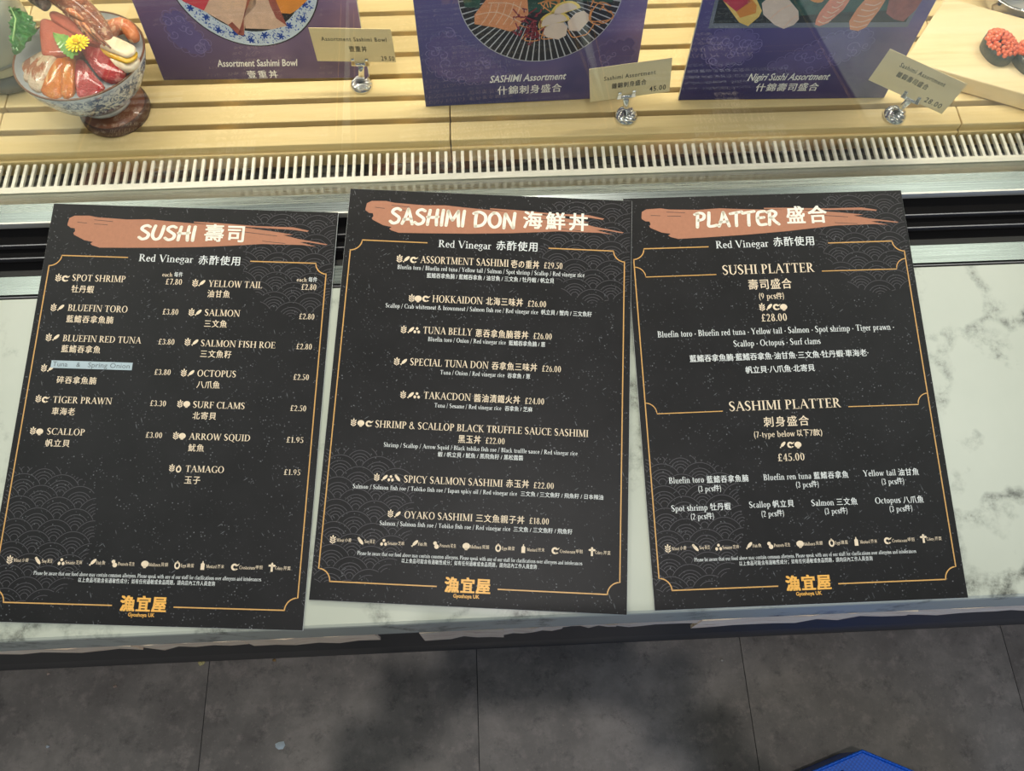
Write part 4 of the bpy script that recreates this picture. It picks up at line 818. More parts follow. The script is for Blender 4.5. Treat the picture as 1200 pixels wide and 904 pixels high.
prints(e, 'prawn_nigiri', 'prawn print', [[(131.1, 114), (132, 124), (141, 150), (162, 150), (157, 127.0), (146, 110), (138, 106), (132.5, 108)]], 5); prints(e, 'prawn_nigiri', 'salmon print', [[(168.9, 112), (171.5, 128), (180, 150), (200, 150), (197, 126.6), (191, 104), (184, 99), (174, 101)]], 5)
prints(e, 'prawn_stripes', 'salmon line print', sum([ribbon([(134 + k * 3, 113 + 6 * k), (141 + k * 2.6, 110 + 6.5 * k), (148 + 2 * k, 114 + 7 * k)], 1.3, 3) + ribbon([(172 + k * 1.5, 106 + 7 * k), (181 + k * 2, 104 + 7 * k), (191 + k, 108 + 7 * k)], 1.3, 3) for k in range(5)], []), 6)
prints(e, 'red_fish_nigiri', 'red skin print', [[(200, 150), (240, 150), (237.0, 126.1), (230.0, 111), (218, 114), (206, 122)]], 5)
prints(e, 'egg_garnish', 'orange print', [ell(122, 142, 10, 5, -.4, 14)], 5)
ptext(e, 'Nigiri Sushi Assortment', (77.1, 175, 30.0, 10.8), '什錦壽司盛合', (90.8, 166.4, 13.0, 12.4))

# ------------------------------------------------------------------ price cards on chrome clips
cardm = wood('kraft_price_card', (238, 218, 166), (246, 228, 178), scale=.5, rough=.6); cink = plain('charcoal_card_ink', srgb(44, 40, 32), .6)
def clip_card(base, c, ex, ey, w_, h_, jaw, lines, lab_c, lab_k):
    t = empty('card_clip', (base[0], base[1], .9201), lab_k, 'card clip', 'chrome card clips on the slats')
    MB().lathe([(.0138, 0), (.0140, .0018), (.0128, .0042), (.0095, .0068), (.005, .0086), (.0030, .0092)], 28).build('domed_base', MT['chrome'], t, smooth=True)
    for k in range(9):
        a0 = k * 6.283 / 9; MB().tube([(.004 * math.cos(a0), .004 * math.sin(a0), .0094)] + [(r_ * math.cos(a0 + tw), r_ * math.sin(a0 + tw), z_) for r_, tw, z_ in ((.0075, .35, .0083), (.0105, .75, .0066), (.0128, 1.2, .0040))], [.0009, .0015, .0016, .0008], 6).build('twisted_rib', MT['chrome'], t, smooth=True)
    j = Vector(jaw) - Vector((base[0], base[1], .9201)); exv = Vector(ex).normalized(); f_ = Vector((exv.y, -exv.x, 0)).normalized()
    MB().tube([(0, 0, .008), tuple(j * .5 + Vector((0, 0, .002))), tuple(j - Vector((0, 0, .001)))], [.0042, .0036, .0036], 12).build('stem', MT['chrome'], t, smooth=True)
    MB().tube([tuple(j + exv * q) for q in (-.0105, -.004, .004, .0105)], [.0022, .0027, .0027, .0022], 10).build('crossbar', MT['chrome'], t, smooth=True)
    for sg in (-1, 1):
        q = j + exv * (sg * .0082) + f_ * .0020; up_ = Vector((0, 0, 1)); m = MB()
        for (a, b) in ((q - exv * .0028, q + exv * .0028),):
            top = [a + up_ * .0085 + exv * .0010, b + up_ * .0085 - exv * .0010]; vs = [a, b, top[1], top[0]]; m.add([tuple(p + f_ * .0012) for p in vs] + [tuple(p - f_ * .0004) for p in vs], [(0, 1, 2, 3), (7, 6, 5, 4), (0, 4, 5, 1), (1, 5, 6, 2), (2, 6, 7, 3), (3, 7, 4, 0)])
        m.tube([tuple(q + up_ * .0085 - exv * .002), tuple(q + up_ * .0085 + exv * .002)], .0018, 8); m.build('jaw', MT['chrome'], t, bevel=.0004)
    exm, eym = Vector(ex).normalized(), Vector(ey); eym = (eym - exm * eym.dot(exm)).normalized(); ez = exm.cross(eym)
    mw = Matrix((exm, eym, ez)).transposed().to_4x4(); mw.translation = Vector(c)
    k = empty('price_card', mw, lab_c, 'price card', 'kraft price cards held by chrome clips')
    MB().box((-w_ / 2, -h_ / 2, -.0006), (w_ / 2, h_ / 2, 0)).build('card', cardm, k)
    for tx, a, b, y, hh, nm in lines:
        m = MB(); sans(m, tx, (a - .5) * w_, (b - .5) * w_, (.5 - y) * h_, hh * h_, .0001, off=.012, sp=1.16); m.build(nm, cink, k)
clip_card((-.1496, .612), (-.1486, .6085, .9874), (.9978, -.0659, .0041), (-.0023, .0274, .9996), .0937, .0476, (-.1438, .6055, .9620),
    (('Assortment Sashimi Bowl', .12, .925, .37, .125, 'lettering'), ('壹重丼', .44, .66, .69, .175, 'lettering_in_chinese'), ('29.50', .82, .985, .95, .145, 'price')),
    'kraft card priced 29.50 in front of the leftmost poster', 'chrome domed clip standing in front of the leftmost purple poster')
clip_card((.1727, .5495), (.1682, .544, .9856), (.9931, .0269, .1139), (-.1142, .0106, .9934), .0925, .0506, (.1658, .5412, .9640),
    (('Sashimi Assortment', .18, .81, .40, .125, 'lettering'), ('雜錦刺身盛合', .275, .70, .68, .165, 'lettering_in_chinese'), ('45.00', .745, .95, .91, .155, 'price')),
    'kraft card priced 45.00 between the middle and right posters, tilted up to the right', 'chrome domed clip standing right of the middle poster')
clip_card((.5000, .538), (.4878, .5192, .9956), (.8559, -.5093, -.0897), (.0496, -.0917, .9945), .0913, .0505, (.4925, .5190, .9690),
    (('Sashimi Assortment', .215, .80, .31, .125, 'lettering'), ('雜錦壽司盛合', .25, .655, .59, .165, 'lettering_in_chinese'), ('28.00', .72, .935, .89, .155, 'price')),
    'kraft card priced 28.00 turned sideways beside the serving board', 'chrome domed clip standing beside the thick wooden board')

# ------------------------------------------------------------------ rice bowl on a wooden disc
t = empty('wooden_disc', (-.4455, .5825, .9201), 'round dark wood disc with bark edge under the rice bowl', 'coaster')
MB().lathe([(.0395, 0), (.0412, .003), (.0408, .010), (.0390, .0142)], 40).build('bark_rim', MT['bark'], t, smooth=True)
MB().lathe([(.0385, .0135), (.0380, .0150), (.001, .0151)], 40).build('cut_face', MT['slab'], t, smooth=True)
n = NT('blue_on_white_porcelain'); v = n.obj(); vo = n.n('ShaderNodeTexVoronoi', _feature='F1'); vo.inputs['Scale'].default_value = 130; n.l(v, vo.inputs['Vector'])
a = n.ramp(n.noise(v, 115, 5, .7, 1.5), (.47, K4), (.53, W4)); sp = n.n('ShaderNodeSeparateXYZ'); n.l(v, sp.inputs[0])
band = n.ramp(sp.outputs[2], (.0, K4), (.014, K4), (.018, W4), (.061, W4), (.064, K4)); band2 = n.ramp(sp.outputs[2], (.0145, K4), (.015, W4), (.0165, W4), (.017, K4))
red = n.ramp(vo.outputs['Distance'], (.12, W4), (.2, K4)); rk = n.ramp(n.noise(v, 60, 2), (.6, K4), (.64, W4))
c = n.mix(n.mix(1.0, a, band, 'MULTIPLY'), srgb(222, 226, 226), srgb(52, 84, 130)); c = n.mix(n.mix(1.0, n.mix(1.0, red, rk, 'MULTIPLY'), band, 'MULTIPLY'), c, srgb(150, 62, 50)); c = n.mix(band2, c, srgb(52, 84, 130))
n.base(c); n.set(Roughness=.14, Coat_Weight=.3); porc = n.m
BW = Vector((-.4535, .5868, .9353)); bt = Matrix.Translation(BW) @ Matrix.Rotation(-.06, 4, 'X')
t = empty('rice_bowl', bt, 'blue and white porcelain bowl heaped with sashimi on the wooden disc', 'bowl')
MB().lathe([(.030, 0), (.0305, .004), (.029, .006), (.040, .013), (.055, .028), (.0655, .046), (.0705, .060), (.0722, .0665), (.0718, .0675)], 64).build('bowl_wall', porc, t, smooth=True)
MB().lathe([(.001, .012), (.034, .016), (.052, .030), (.064, .048), (.070, .0668), (.0718, .0675)], 64).build('inner_glaze', plain('white_inner_glaze', srgb(214, 220, 216), .15, coat=.3), t, smooth=True)
MB().lathe([(.0718, .0660), (.0728, .0672), (.0722, .0684), (.0708, .0684), (.0702, .0668)], 64, cap=False).build('brown_rim', plain('brown_glazed_rim', srgb(120, 84, 64), .2), t, smooth=True)
rice = MB(); r = random.Random(2)
rice.lathe([(.060, .044), (.055, .052), (.035, .058), (.001, .061)], 32)
o = rice.build('rice', plain('white_rice', srgb(232, 230, 214), .5, var=.1, scale=500), t, smooth=True); o['kind'] = 'stuff'
def foodmat(name, c1, c2, streak=(60, 12, 60), rough=.22, fat=None, bump=.6, sc=1.0, rot=0):
    n = NT(name); v = n.obj(scale=streak, rot=(0, 0, rot)); g = n.noise(v, sc, 4, .6, .8); c = n.ramp(g, (.3, srgb(*c1)), (.7, srgb(*c2)))
    if fat: c = n.mix(n.ramp(n.noise(v, sc * 2.2, 3, .5, .5), (.56, K4), (.62, W4)), c, srgb(*fat))
    n.base(c); n.set(Roughness=rough, Coat_Weight=.6, Coat_Roughness=.08, Subsurface_Weight=.12, Subsurface_Scale=.004); n.bump(n.noise(n.obj(scale=(1, 1.9, 1), rot=(0, 0, rot)), 330, 3, .6, .9), bump * 1.9, .0030); return n.m
FB = Vector((-.4555, .589, 0))
def slab(name, lab, cat, outline, z, thick, mat, tilt=0, tdir=0, dome=.0015, group=None, curve=.25, sub=1):
    cx = sum(p[0] for p in outline) / len(outline); cy = sum(p[1] for p in outline) / len(outline); sm = []
    n = len(outline)
    for i in range(n):
        a, b = outline[i], outline[(i + 1) % n]; k = max(1, int(math.dist(a, b) / 9)); sm += [(a[0] + (b[0] - a[0]) * q / k, a[1] + (b[1] - a[1]) * q / k) for q in range(k)]
    def zz(x, y, d=0): rr = math.hypot(x, y) / 1000; return z - curve * max(0, rr - .02) * .9 + math.tan(tilt) * ((x - cx) * math.cos(tdir) + (y - cy) * math.sin(tdir)) / 1000 + d
    n = len(sm); vs = []
    r = random.Random(len(lab))
    for sc_, dz in ((.95, -thick), (1.0, -thick * .8), (1.0, -thick * .18), (.965, -.0001), (.7, dome * .5), (.3, dome * .7)):
        for i, (x, y) in enumerate(sm):
            X, Y = cx + (x - cx) * sc_, cy + (y - cy) * sc_; vs.append((X / 1000 - cx / 1000, Y / 1000 - cy / 1000, zz(X, Y, dz) + r.uniform(-.0005, .0005) - z))
    fs = [(j * n + i, j * n + (i + 1) % n, (j + 1) * n + (i + 1) % n, (j + 1) * n + i) for j in range(5) for i in range(n)] + [tuple(range(n - 1, -1, -1)), tuple(5 * n + i for i in range(n))]
    o = MB().add(vs, fs).build(name, mat, None, smooth=True, sub=sub, mw=Matrix.Translation(FB + Vector((cx / 1000, cy / 1000, z)))); return tag(o, lab, cat, group)
GS = 'raw fish slices in the bowl'
tuna = foodmat('red_tuna', (168, 38, 44), (206, 78, 80), fat=(222, 128, 122), rot=.8); sal = foodmat('glazed_orange_salmon', (212, 98, 28), (240, 152, 62), fat=(250, 200, 130), rot=.9)
ham = foodmat('pale_yellowtail', (216, 176, 134), (240, 222, 194), fat=(188, 120, 84), rot=-.6, streak=(40, 14, 40)); sear = foodmat('brown_pink_salmon', (166, 78, 58), (196, 104, 78), rot=.6, bump=.25, rough=.4)
slab('fish_slice', 'brown-pink salmon slab standing at the back of the bowl', 'fish slice', [(-26.8, 40), (-19, 40), (30.6, 6), (47.1, -9.5), (28.5, -13), (-19.9, 24)], 1.034, .014, sear, 0, 0, .001, GS, .12)
slab('fish_slice', 'thick brown-pink salmon slab next to the green shiso leaf', 'fish slice', [(-36.7, 33), (-30.6, 34), (18.9, 3), (26.7, -10.7), (11.2, -22.6), (2.4, -24.7), (-27.1, -18.6), (-33.6, 10.7)], 1.028, .020, sear, .18, .9, .001, GS, .1)
slab('fish_slice', 'pale yellowtail slice at the left rim of the bowl', 'fish slice', [(-62.4, -9), (-56, -5), (-33.4, 4.0), (-23.2, -0.2), (-27.9, -10.2), (-49.2, -30.7), (-57.3, -34), (-61.1, -28)], 1.014, .010, ham, 0, 0, .002, GS, .3)
slab('fish_slice', 'pale yellowtail slice with brown edge overlapping the leftmost slice', 'fish slice', [(-30, -7), (-18, -2.7), (-12, -8), (-30, -30), (-46, -44), (-53, -34)], 1.0205, .008, ham, 0, 0, .002, GS, .3)
slab('fish_slice', 'wide cream yellowtail slice beside the orange salmon', 'fish slice', [(-24, -10), (-8, -5.7), (-4, -13), (-14, -29), (-27, -60), (-42, -50), (-44, -38)], 1.0225, .008, ham, 0, 0, .002, GS, .3)
slab('fish_slice', 'orange glazed salmon slice at the front of the bowl', 'fish slice', [(-10.2, -19.8), (-1, -17.9), (1.5, -24), (-1.5, -50), (-2.5, -68), (-13.7, -68), (-28.8, -57), (-20.4, -35.6)], 1.022, .008, sal, 0, 0, .003, GS, .33)
slab('fish_slice', 'orange glazed salmon slice touching the red tuna', 'fish slice', [(-3, -17), (8, -17.9), (11, -23.1), (10, -50), (11.4, -67.7), (-2.7, -69.5), (-4, -40)], 1.0235, .008, sal, 0, 0, .003, GS, .33)
slab('fish_slice', 'glossy red tuna slice at the front right of the bowl', 'fish slice', [(9.8, -21.8), (18.3, -22.1), (34.4, -44.4), (45.0, -53.8), (35.5, -62.1), (13.3, -68.7), (9.8, -45.4)], 1.022, .009, tuna, 0, 0, .002, GS, .33)
slab('fish_slice', 'long red tuna slice running under the scallop', 'fish slice', [(12.5, 4.6), (19.7, 6.9), (30.9, -1.9), (41.6, -10.9), (57.1, -20.4), (64.2, -30.7), (59.7, -43.4), (47.7, -50.7), (34.6, -42.2), (22.8, -26), (14, -10)], 1.0265, .010, tuna, 0, 0, .003, GS, .3)
sc_ = foodmat('cream_scallop', (232, 208, 168), (244, 228, 198), rough=.35, bump=.12)
t = empty('scallop', FB + Vector((.0505, -.0145, 1.012)), 'cream scallop split with a yellow filling near the right rim', 'scallop')
def dm(pts, dx=-54, dy=12): return [((x + dx), (y + dy)) for x, y in pts]
def pill(mb, a, b, r, flat, z, n=14):       # elongated rounded disc
    A, B = Vector((*a, z)), Vector((*b, z)); d = (B - A); ang = math.atan2(d.y, d.x); L = d.length / 2; c_ = (A + B) / 2
    for j in range(7):
        ph = -math.pi / 2 + math.pi * j / 6
        for i in range(24):
            q = 2 * math.pi * i / 24; x = (L * (1 if math.cos(q) > 0 else -1) * min(1, abs(math.cos(q)) * 2) + r * math.cos(q)) * math.cos(ph) ** .55; y = r * math.sin(q) * math.cos(ph) ** .55
            mb.v.append((c_.x + x * math.cos(ang) - y * math.sin(ang), c_.y + x * math.sin(ang) + y * math.cos(ang), c_.z + flat * math.sin(ph)))
    k = len(mb.v) - 168; mb.f += [(k + j * 24 + i, k + j * 24 + (i + 1) % 24, k + (j + 1) * 24 + (i + 1) % 24, k + (j + 1) * 24 + i) for j in range(6) for i in range(24)]; return mb
pill(MB(), (-.0165, .0080), (.0145, -.0095), .0130, .0072, .001).build('lower_half', sc_, t, smooth=True)
pill(MB(), (-.0125, .0102), (.0165, -.0070), .0112, .0034, .0082).build('yellow_filling', foodmat('yellow_filling', (226, 168, 28), (242, 196, 60), bump=.2), t, smooth=True)
pill(MB(), (-.0110, .0128), (.0170, -.0035), .0102, .0046, .0120).build('upper_half', sc_, t, smooth=True)
prawn = foodmat('brown_prawn_shell', (112, 60, 40), (188, 112, 76), streak=(30, 30, 30), rough=.15, fat=(222, 176, 138), bump=.5, sc=2.0); pr2 = foodmat('orange_cooked_prawn', (206, 104, 56), (236, 158, 104), bump=.35, fat=(246, 196, 152))
t = empty('spot_prawn', FB + Vector((.004, .03, 1.035)), 'large glossy brown spot prawn across the back of the bowl', 'prawn'); off = lambda pts: [(x - .004, y - .03, z - 1.035) for x, y, z in pts]
MB().tube(off([(-.040, .075, 1.050), (-.024, .060, 1.050), (-.002, .042, 1.048), (.020, .026, 1.042), (.040, .006, 1.032), (.050, -.006, 1.022)]), [.009, .0135, .0150, .0145, .0110, .004], 18).build('shell_body', prawn, t, smooth=True, sub=1)
MB().tube(off([(-.060, .078, 1.046), (-.048, .060, 1.048), (-.034, .046, 1.044), (-.022, .036, 1.038)]), [.003, .008, .009, .006], 14).build('striped_tail', foodmat('dark_striped_shell', (60, 44, 38), (168, 148, 128), streak=(160, 30, 30), rough=.2, rot=.7), t, smooth=True)
for k in range(5): MB().tube(off([(.000 + .006 * k, .026 - .004 * k, 1.040), (.014 + .006 * k, .012 - .005 * k, 1.040), (.026 + .007 * k, -.006 - .004 * k, 1.032)]), [.0026, .0022, .0010], 8).build('leg', pr2 if k % 2 else prawn, t, smooth=True)
MB().tube(off([(.002, .026, 1.046), (.014, .016, 1.048), (.026, .008, 1.044)]), [.002, .0042, .002], 12).build('orange_claw', pr2, t, smooth=True)
t = empty('peeled_shrimp', FB + Vector((.0525, .016, 1.010)), 'curled orange shrimp tucked between prawn and scallop at the rim', 'shrimp')
MB().tube([(-.020, -.004, .002), (-.014, .008, .006), (.000, .014, .008), (.011, .006, .006), (.015, -.008, .000)], [.006, .0095, .0105, .0095, .006], 16).build('body', pr2, t, smooth=True, sub=1)
for k in range(4): a = .5 + k * .6; MB().tube([(-.014 + .009 * k - .003, .002, .010), (-.014 + .009 * k, .010, .0165), (-.014 + .009 * k + .003, .018, .010)], .0011, 6).build('segment_ridge', foodmat('pale_shrimp_ridge', (240, 190, 150), (246, 206, 170), bump=.1), t, smooth=True) if k < 3 else None
grn = foodmat('green_shiso', (36, 106, 48), (92, 164, 82), streak=(50, 50, 50), rough=.45, bump=.5); r = random.Random(8)
t = empty('shiso_leaf', FB + Vector((-.052, .013, 1.020)), 'ruffled green shiso leaf standing at the left rim of the bowl', 'leaf')
mb = MB(); N_ = 26; edge = []
cl = [(-.0145, .030), (-.0115, .012), (-.010, -.006), (-.003, -.030)]; cr = [(-.0145, .030), (.004, .022), (.013, .008), (.012, -.012), (-.003, -.030)]
def lerp(pl, t_): q = t_ * (len(pl) - 1); i = min(int(q), len(pl) - 2); u = q - i; return tuple(pl[i][k] + (pl[i + 1][k] - pl[i][k]) * u for k in (0, 1))
vs = []
for i in range(N_ + 1):
    a, b = lerp(cl, i / N_), lerp(cr, i / N_); z_ = .010 * math.sin(i * .5); jag = .0028 if i % 2 else 0
    for k in range(7): u = k / 6; vs.append((a[0] - jag * (k == 0) + (b[0] + jag - a[0]) * u if k < 7 else 0, a[1] + (b[1] - a[1]) * u + (jag * .8 if k in (0, 6) else 0), .010 + .0035 * math.sin(k * 2.1 + i * .7) + .0010 * r.random() - .00025 * i))
mb.add(vs, [(i * 7 + k, i * 7 + k + 1, (i + 1) * 7 + k + 1, (i + 1) * 7 + k) for i in range(N_) for k in range(6)]); o = mb.build('blade', grn, t); so = o.modifiers.new('solid', 'SOLIDIFY'); so.thickness = .0007
MB().tube([(-.0135, .029, .014), (-.002, .008, .0165), (-.002, -.02, .012)], [.0004, .0009, .0010], 6).build('midrib', plain('pale_leaf_rib', srgb(150, 190, 120), .5), t, smooth=True)
t = empty('flower_leaf', FB + Vector((.0065, -.0185, 1.032)), 'small green serrated leaf under the yellow flower', 'leaf')
vs = []; lf = [(-.0165, .0185, .0015), (-.008, .012, .0075), (-.001, .004, .0100), (.006, -.006, .0085), (.012, -.0155, .004)]
for i in range(17):
    q = i / 16 * 4; k = min(int(q), 3); u = q - k; x, y, hw = (lf[k][j] + (lf[k + 1][j] - lf[k][j]) * u for j in range(3)); hw *= 1 if i % 2 else .82; vs += [(x - .62 * hw, y - .78 * hw, .0), (x, y, .0028), (x + .62 * hw, y + .78 * hw, .0)]
o = MB().add(vs, [(i * 3 + k, i * 3 + k + 1, i * 3 + k + 4, i * 3 + k + 3) for i in range(16) for k in (0, 1)]).build('blade', foodmat('bright_green_leaf', (90, 150, 60), (150, 196, 100), rough=.4, bump=.3), t); so = o.modifiers.new('solid', 'SOLIDIFY'); so.thickness = .0008
t = empty('yellow_flower', FB + Vector((.0205, -.0195, 1.036)), 'small bright yellow chrysanthemum in the middle of the bowl', 'flower'); yl = plain('yellow_petal', srgb(252, 226, 20), .5, var=.1)
pet = None
for ring, (n_, L_, zt) in enumerate(((17, .0128, .0015), (13, .0102, .0045), (8, .0062, .0068))):
    for k in range(n_):
        a = 6.283 * k / n_ + ring * .2; c_, s_ = math.cos(a), math.sin(a); m = MB()
        pr_ = [(.001, .0012, .0), (L_ * .45, .0013, zt * .7), (L_ * .85, .0014, zt), (L_, .0006, zt * .9)]; vs = []
        for rr, hw, z_ in pr_: vs += [(rr * c_ - hw * s_, rr * s_ + hw * c_, z_ + .0006), (rr * c_ + hw * s_, rr * s_ - hw * c_, z_ + .0006), (rr * c_, rr * s_, z_ - .0004)]
        m.add(vs, [(j * 3 + q, j * 3 + (q + 1) % 3, (j + 1) * 3 + (q + 1) % 3, (j + 1) * 3 + q) for j in range(3) for q in range(3)] + [(9, 10, 11), (2, 1, 0)]).build('petal', yl, t)
MB().lathe([(.0030, .004), (.0028, .0072), (.0015, .0085), (.0003, .0088)], 12).build('flower_centre', plain('golden_flower_centre', srgb(236, 190, 10), .6), t, smooth=True)

# pale ceramic pot cut by the left edge of the view
t = empty('ceramic_pot', (-.586, .660, .9203), 'pale grey-green ceramic pot on a dark foot at the left edge beside the bowl', 'pot')
MB().lathe([(.041, .0), (.0475, .004), (.0485, .014), (.044, .021), (.041, .023)], 40).build('dark_foot', plain('dark_grey_foot', srgb(84, 86, 88), .25, coat=.4, var=.2, scale=40), t, smooth=True)
MB().lathe([(.041, .022), (.048, .028), (.050, .045), (.0515, .070), (.050, .095), (.045, .112), (.030, .120), (.001, .124)], 48).build('body', plain('pale_celadon_glaze', srgb(178, 184, 172), .25, coat=.5, var=.1, scale=18), t, smooth=True)
MB().lathe([(.0505, .040), (.0515, .042), (.0505, .044)], 48, cap=False).build('incised_line', plain('grey_glaze_line', srgb(128, 134, 128), .3), t, smooth=True)

# ------------------------------------------------------------------ serving board with gunkan sushi
Ax = Vector((.5185, .605, 0)); ex = Vector((.1306, -.0599, 0)).normalized(); ey = Vector((.0715, .0946, 0)); eyl = .131; ey.normalize()
t = empty('serving_board', (.5185, .605, .9202), 'thick pale wooden serving board turned at an angle under the salmon roe sushi', 'board'); m = MB()
a, b = ex * .30, ey * eyl; m.add([(0, 0, .0015), tuple(a + Vector((0, 0, .0015))), tuple(a + b + Vector((0, 0, .0015))), tuple(b + Vector((0, 0, .0015)))] + [tuple(q + Vector((0, 0, .0238))) for q in (Vector(), a, a + b, b)], [(3, 2, 1, 0), (4, 5, 6, 7), (0, 1, 5, 4), (1, 2, 6, 5), (2, 3, 7, 6), (3, 0, 4, 7)])
m.build('board_slab', MT['board'], t, bevel=.0015)
for s_ in (.02, .15): q = ex * s_ + ey * .02; MB().box((q.x, q.y, 0), (q.x + .02, q.y + .02, .0016)).build('foot_pad', MT['dark'], t)
ft = empty('grey_block', (.6715, .5085, .9202), 'small grey felt block in front of the serving board at the right edge', 'block')
MB().box((-.014, -.012, 0), (.03, .012, .022)).build('block', plain('grey_felt', srgb(138, 132, 124), .9, var=.15, scale=400), ft, bevel=.002); ft.rotation_euler = (0, 0, .6)
nori = foodmat('dark_green_nori', (30, 38, 34), (58, 66, 58), rough=.5, bump=.4); roem = foodmat('orange_salmon_roe', (216, 84, 44), (240, 128, 84), rough=.15, bump=.0)
n_ = roem
def gunkan(x, y, rot, lab):
    t = empty('gunkan_sushi', Matrix.Translation((x, y, .9441)) @ Matrix.Rotation(rot, 4, 'Z'), lab, 'sushi', 'salmon roe sushi on the serving board')
    rx, ry = .0225, .0165
    def ovl(s, z): return [(rx * s * math.copysign(abs(math.cos(q)) ** .85, math.cos(q)), ry * s * math.copysign(abs(math.sin(q)) ** .85, math.sin(q)), z) for q in [2 * math.pi * k / 36 for k in range(36)]]
    m = MB(); P = ovl(.97, 0) + ovl(1.02, .008) + ovl(1.0, .0165) + ovl(.93, .0165) + ovl(.93, .012); m.add(P, [(j * 36 + i, j * 36 + (i + 1) % 36, (j + 1) * 36 + (i + 1) % 36, (j + 1) * 36 + i) for j in range(4) for i in range(36)] + [tuple(144 + i for i in range(36)), tuple(range(35, -1, -1))])
    m.build('nori_wrap', nori, t, smooth=True); r = random.Random(int(x * 1000)); m = MB(); pts = []
    tries = 0
    while len(pts) < 80 and tries < 6000:
        tries += 1; u, v_ = r.uniform(-1, 1), r.uniform(-1, 1)
        if u * u + v_ * v_ > .98: continue
        p = (u * rx * .99, v_ * ry * .99, .0160 + .0095 * (1 - (u * u + v_ * v_)))
        if all(math.dist(p, q) > .0040 for q in pts): pts.append(p)
    for p in pts:
        rr = r.uniform(.0028, .0032)
        for j in range(7):
            for i in range(8): th = math.pi * (.04 + .92 * j / 6); q = 2 * math.pi * i / 8; m.v.append((p[0] + rr * math.sin(th) * math.cos(q), p[1] + rr * math.sin(th) * math.sin(q), p[2] + rr * math.cos(th)))
        k = len(m.v) - 56; m.f += [(k + j * 8 + i, k + (j + 1) * 8 + i, k + (j + 1) * 8 + (i + 1) % 8, k + j * 8 + (i + 1) % 8) for j in range(6) for i in range(8)] + [tuple(k + i for i in range(8)), tuple(k + 55 - i for i in range(8))]
    o = m.build('salmon_roe', roem, t, smooth=True); o['kind'] = 'stuff'
gunkan(.6325, .6105, -1.3, 'salmon roe gunkan sushi wrapped in dark seaweed, standing whole in view'); gunkan(.6665, .592, -1.25, 'salmon roe gunkan sushi cut off by the right edge of the view')
t = empty('steel_bowl', (.694, .712, .9203), 'round polished steel bowl behind the serving board at the top right', 'bowl')
MB().lathe([(.026, 0), (.034, .006), (.041, .020), (.043, .032), (.0445, .0325), (.0445, .0335), (.0425, .0335), (.039, .020), (.030, .008), (.001, .005)], 48).build('bowl_wall', MT['chrome'], t, smooth=True)

# ------------------------------------------------------------------ on the floor
bagm = NT('blue_woven_plastic'); v = bagm.obj(); c1 = bagm.n('ShaderNodeTexChecker'); c1.inputs['Scale'].default_value = 260; bagm.l(v, c1.inputs['Vector']); c1.inputs['Color1'].default_value = srgb(8, 104, 220); c1.inputs['Color2'].default_value = srgb(4, 84, 192)
bagm.base(c1.outputs[0]); bagm.set(Roughness=.4); bagm.bump(c1.outputs['Fac'], .5, .001)
t = empty('blue_bag', (.6322, -.1781, .0005), 'bright blue woven bag standing on the dark floor at the bottom edge', 'bag')
d1 = Vector((-.0921, -.0291, 0)).normalized(); d2 = Vector((.0805, -.0367, 0)).normalized(); a, b = d1 * .26, d2 * .30
m = MB(); m.add([tuple(q * .97 + Vector((0, -.004, 0))) for q in (Vector(), b, a + b, a)] + [tuple(q + Vector((0, 0, .10))) for q in (Vector(), b, a + b, a)], [(3, 2, 1, 0), (4, 5, 6, 7), (0, 1, 5, 4), (1, 2, 6, 5), (2, 3, 7, 6), (3, 0, 4, 7)]); m.build('bag_body', bagm.m, t, bevel=.004)
m = MB(); m.tube([tuple(b * .98 + Vector((0, 0, .1005))), (0, 0, .1015), tuple(a * .98 + Vector((0, 0, .1005)))], .0022, 8); m.build('stitched_hem', bagm.m, t, smooth=True)
m = MB(); m.tube([tuple(a * .3 + b * .1 + Vector((0, 0, .1))), tuple(a * .35 + b * .3 + Vector((0, 0, .13))), tuple(a * .5 + b * .4 + Vector((0, 0, .13))), tuple(a * .7 + b * .3 + Vector((0, 0, .1)))], .008, 8, .3); m.build('strap', bagm.m, t, smooth=True)
def crumb(x, y, s, col, lab, kind='crumb', flat=1.0, cat='crumb'):
    r = random.Random(int(x * 9999)); m = MB(); vs = []
    for j in range(4):
        for i in range(7): a = 6.283 * i / 7; rr = s * (.55, 1, .85, .35)[j] * r.uniform(.6, 1.15); vs.append((rr * math.cos(a), rr * .8 * math.sin(a), s * flat * (0, .25, .7, 1)[j] * r.uniform(.9, 1.1) if j else 0))
    m.add(vs, [(j * 7 + i, j * 7 + (i + 1) % 7, (j + 1) * 7 + (i + 1) % 7, (j + 1) * 7 + i) for j in range(3) for i in range(7)] + [tuple(range(6, -1, -1)), tuple(21 + i for i in range(7))])
    tag(m.build(kind, plain(kind + '_skin', srgb(*col), .8, var=.1), mw=Matrix.Translation((x, y, .0003))), lab, cat)
crumb(-.4333, -.1228, .0105, (196, 208, 212), 'torn white paper scrap lying on the dark floor', 'paper_scrap', .25, 'scrap')
crumb(-.5988, .034, .0075, (206, 190, 128), 'yellowish crumb on the floor just below the counter, left of centre'); crumb(-.4546, .0325, .0045, (150, 118, 70), 'small brown crumb on the floor right of the yellowish one')
crumb(-.7617, -.0033, .0038, (176, 150, 132), 'tiny pinkish crumb on the floor left of the yellowish one'); crumb(.4302, -.006, .0035, (176, 170, 160), 'tiny grey crumb on the floor beside the right-hand tile seam')
crumb(-.8728, -.105, .0040, (190, 196, 196), 'tiny white speck on the floor near the bottom left corner'); crumb(-.8956, .0262, .0036, (196, 170, 150), 'tiny pale crumb at the far left close under the counter')

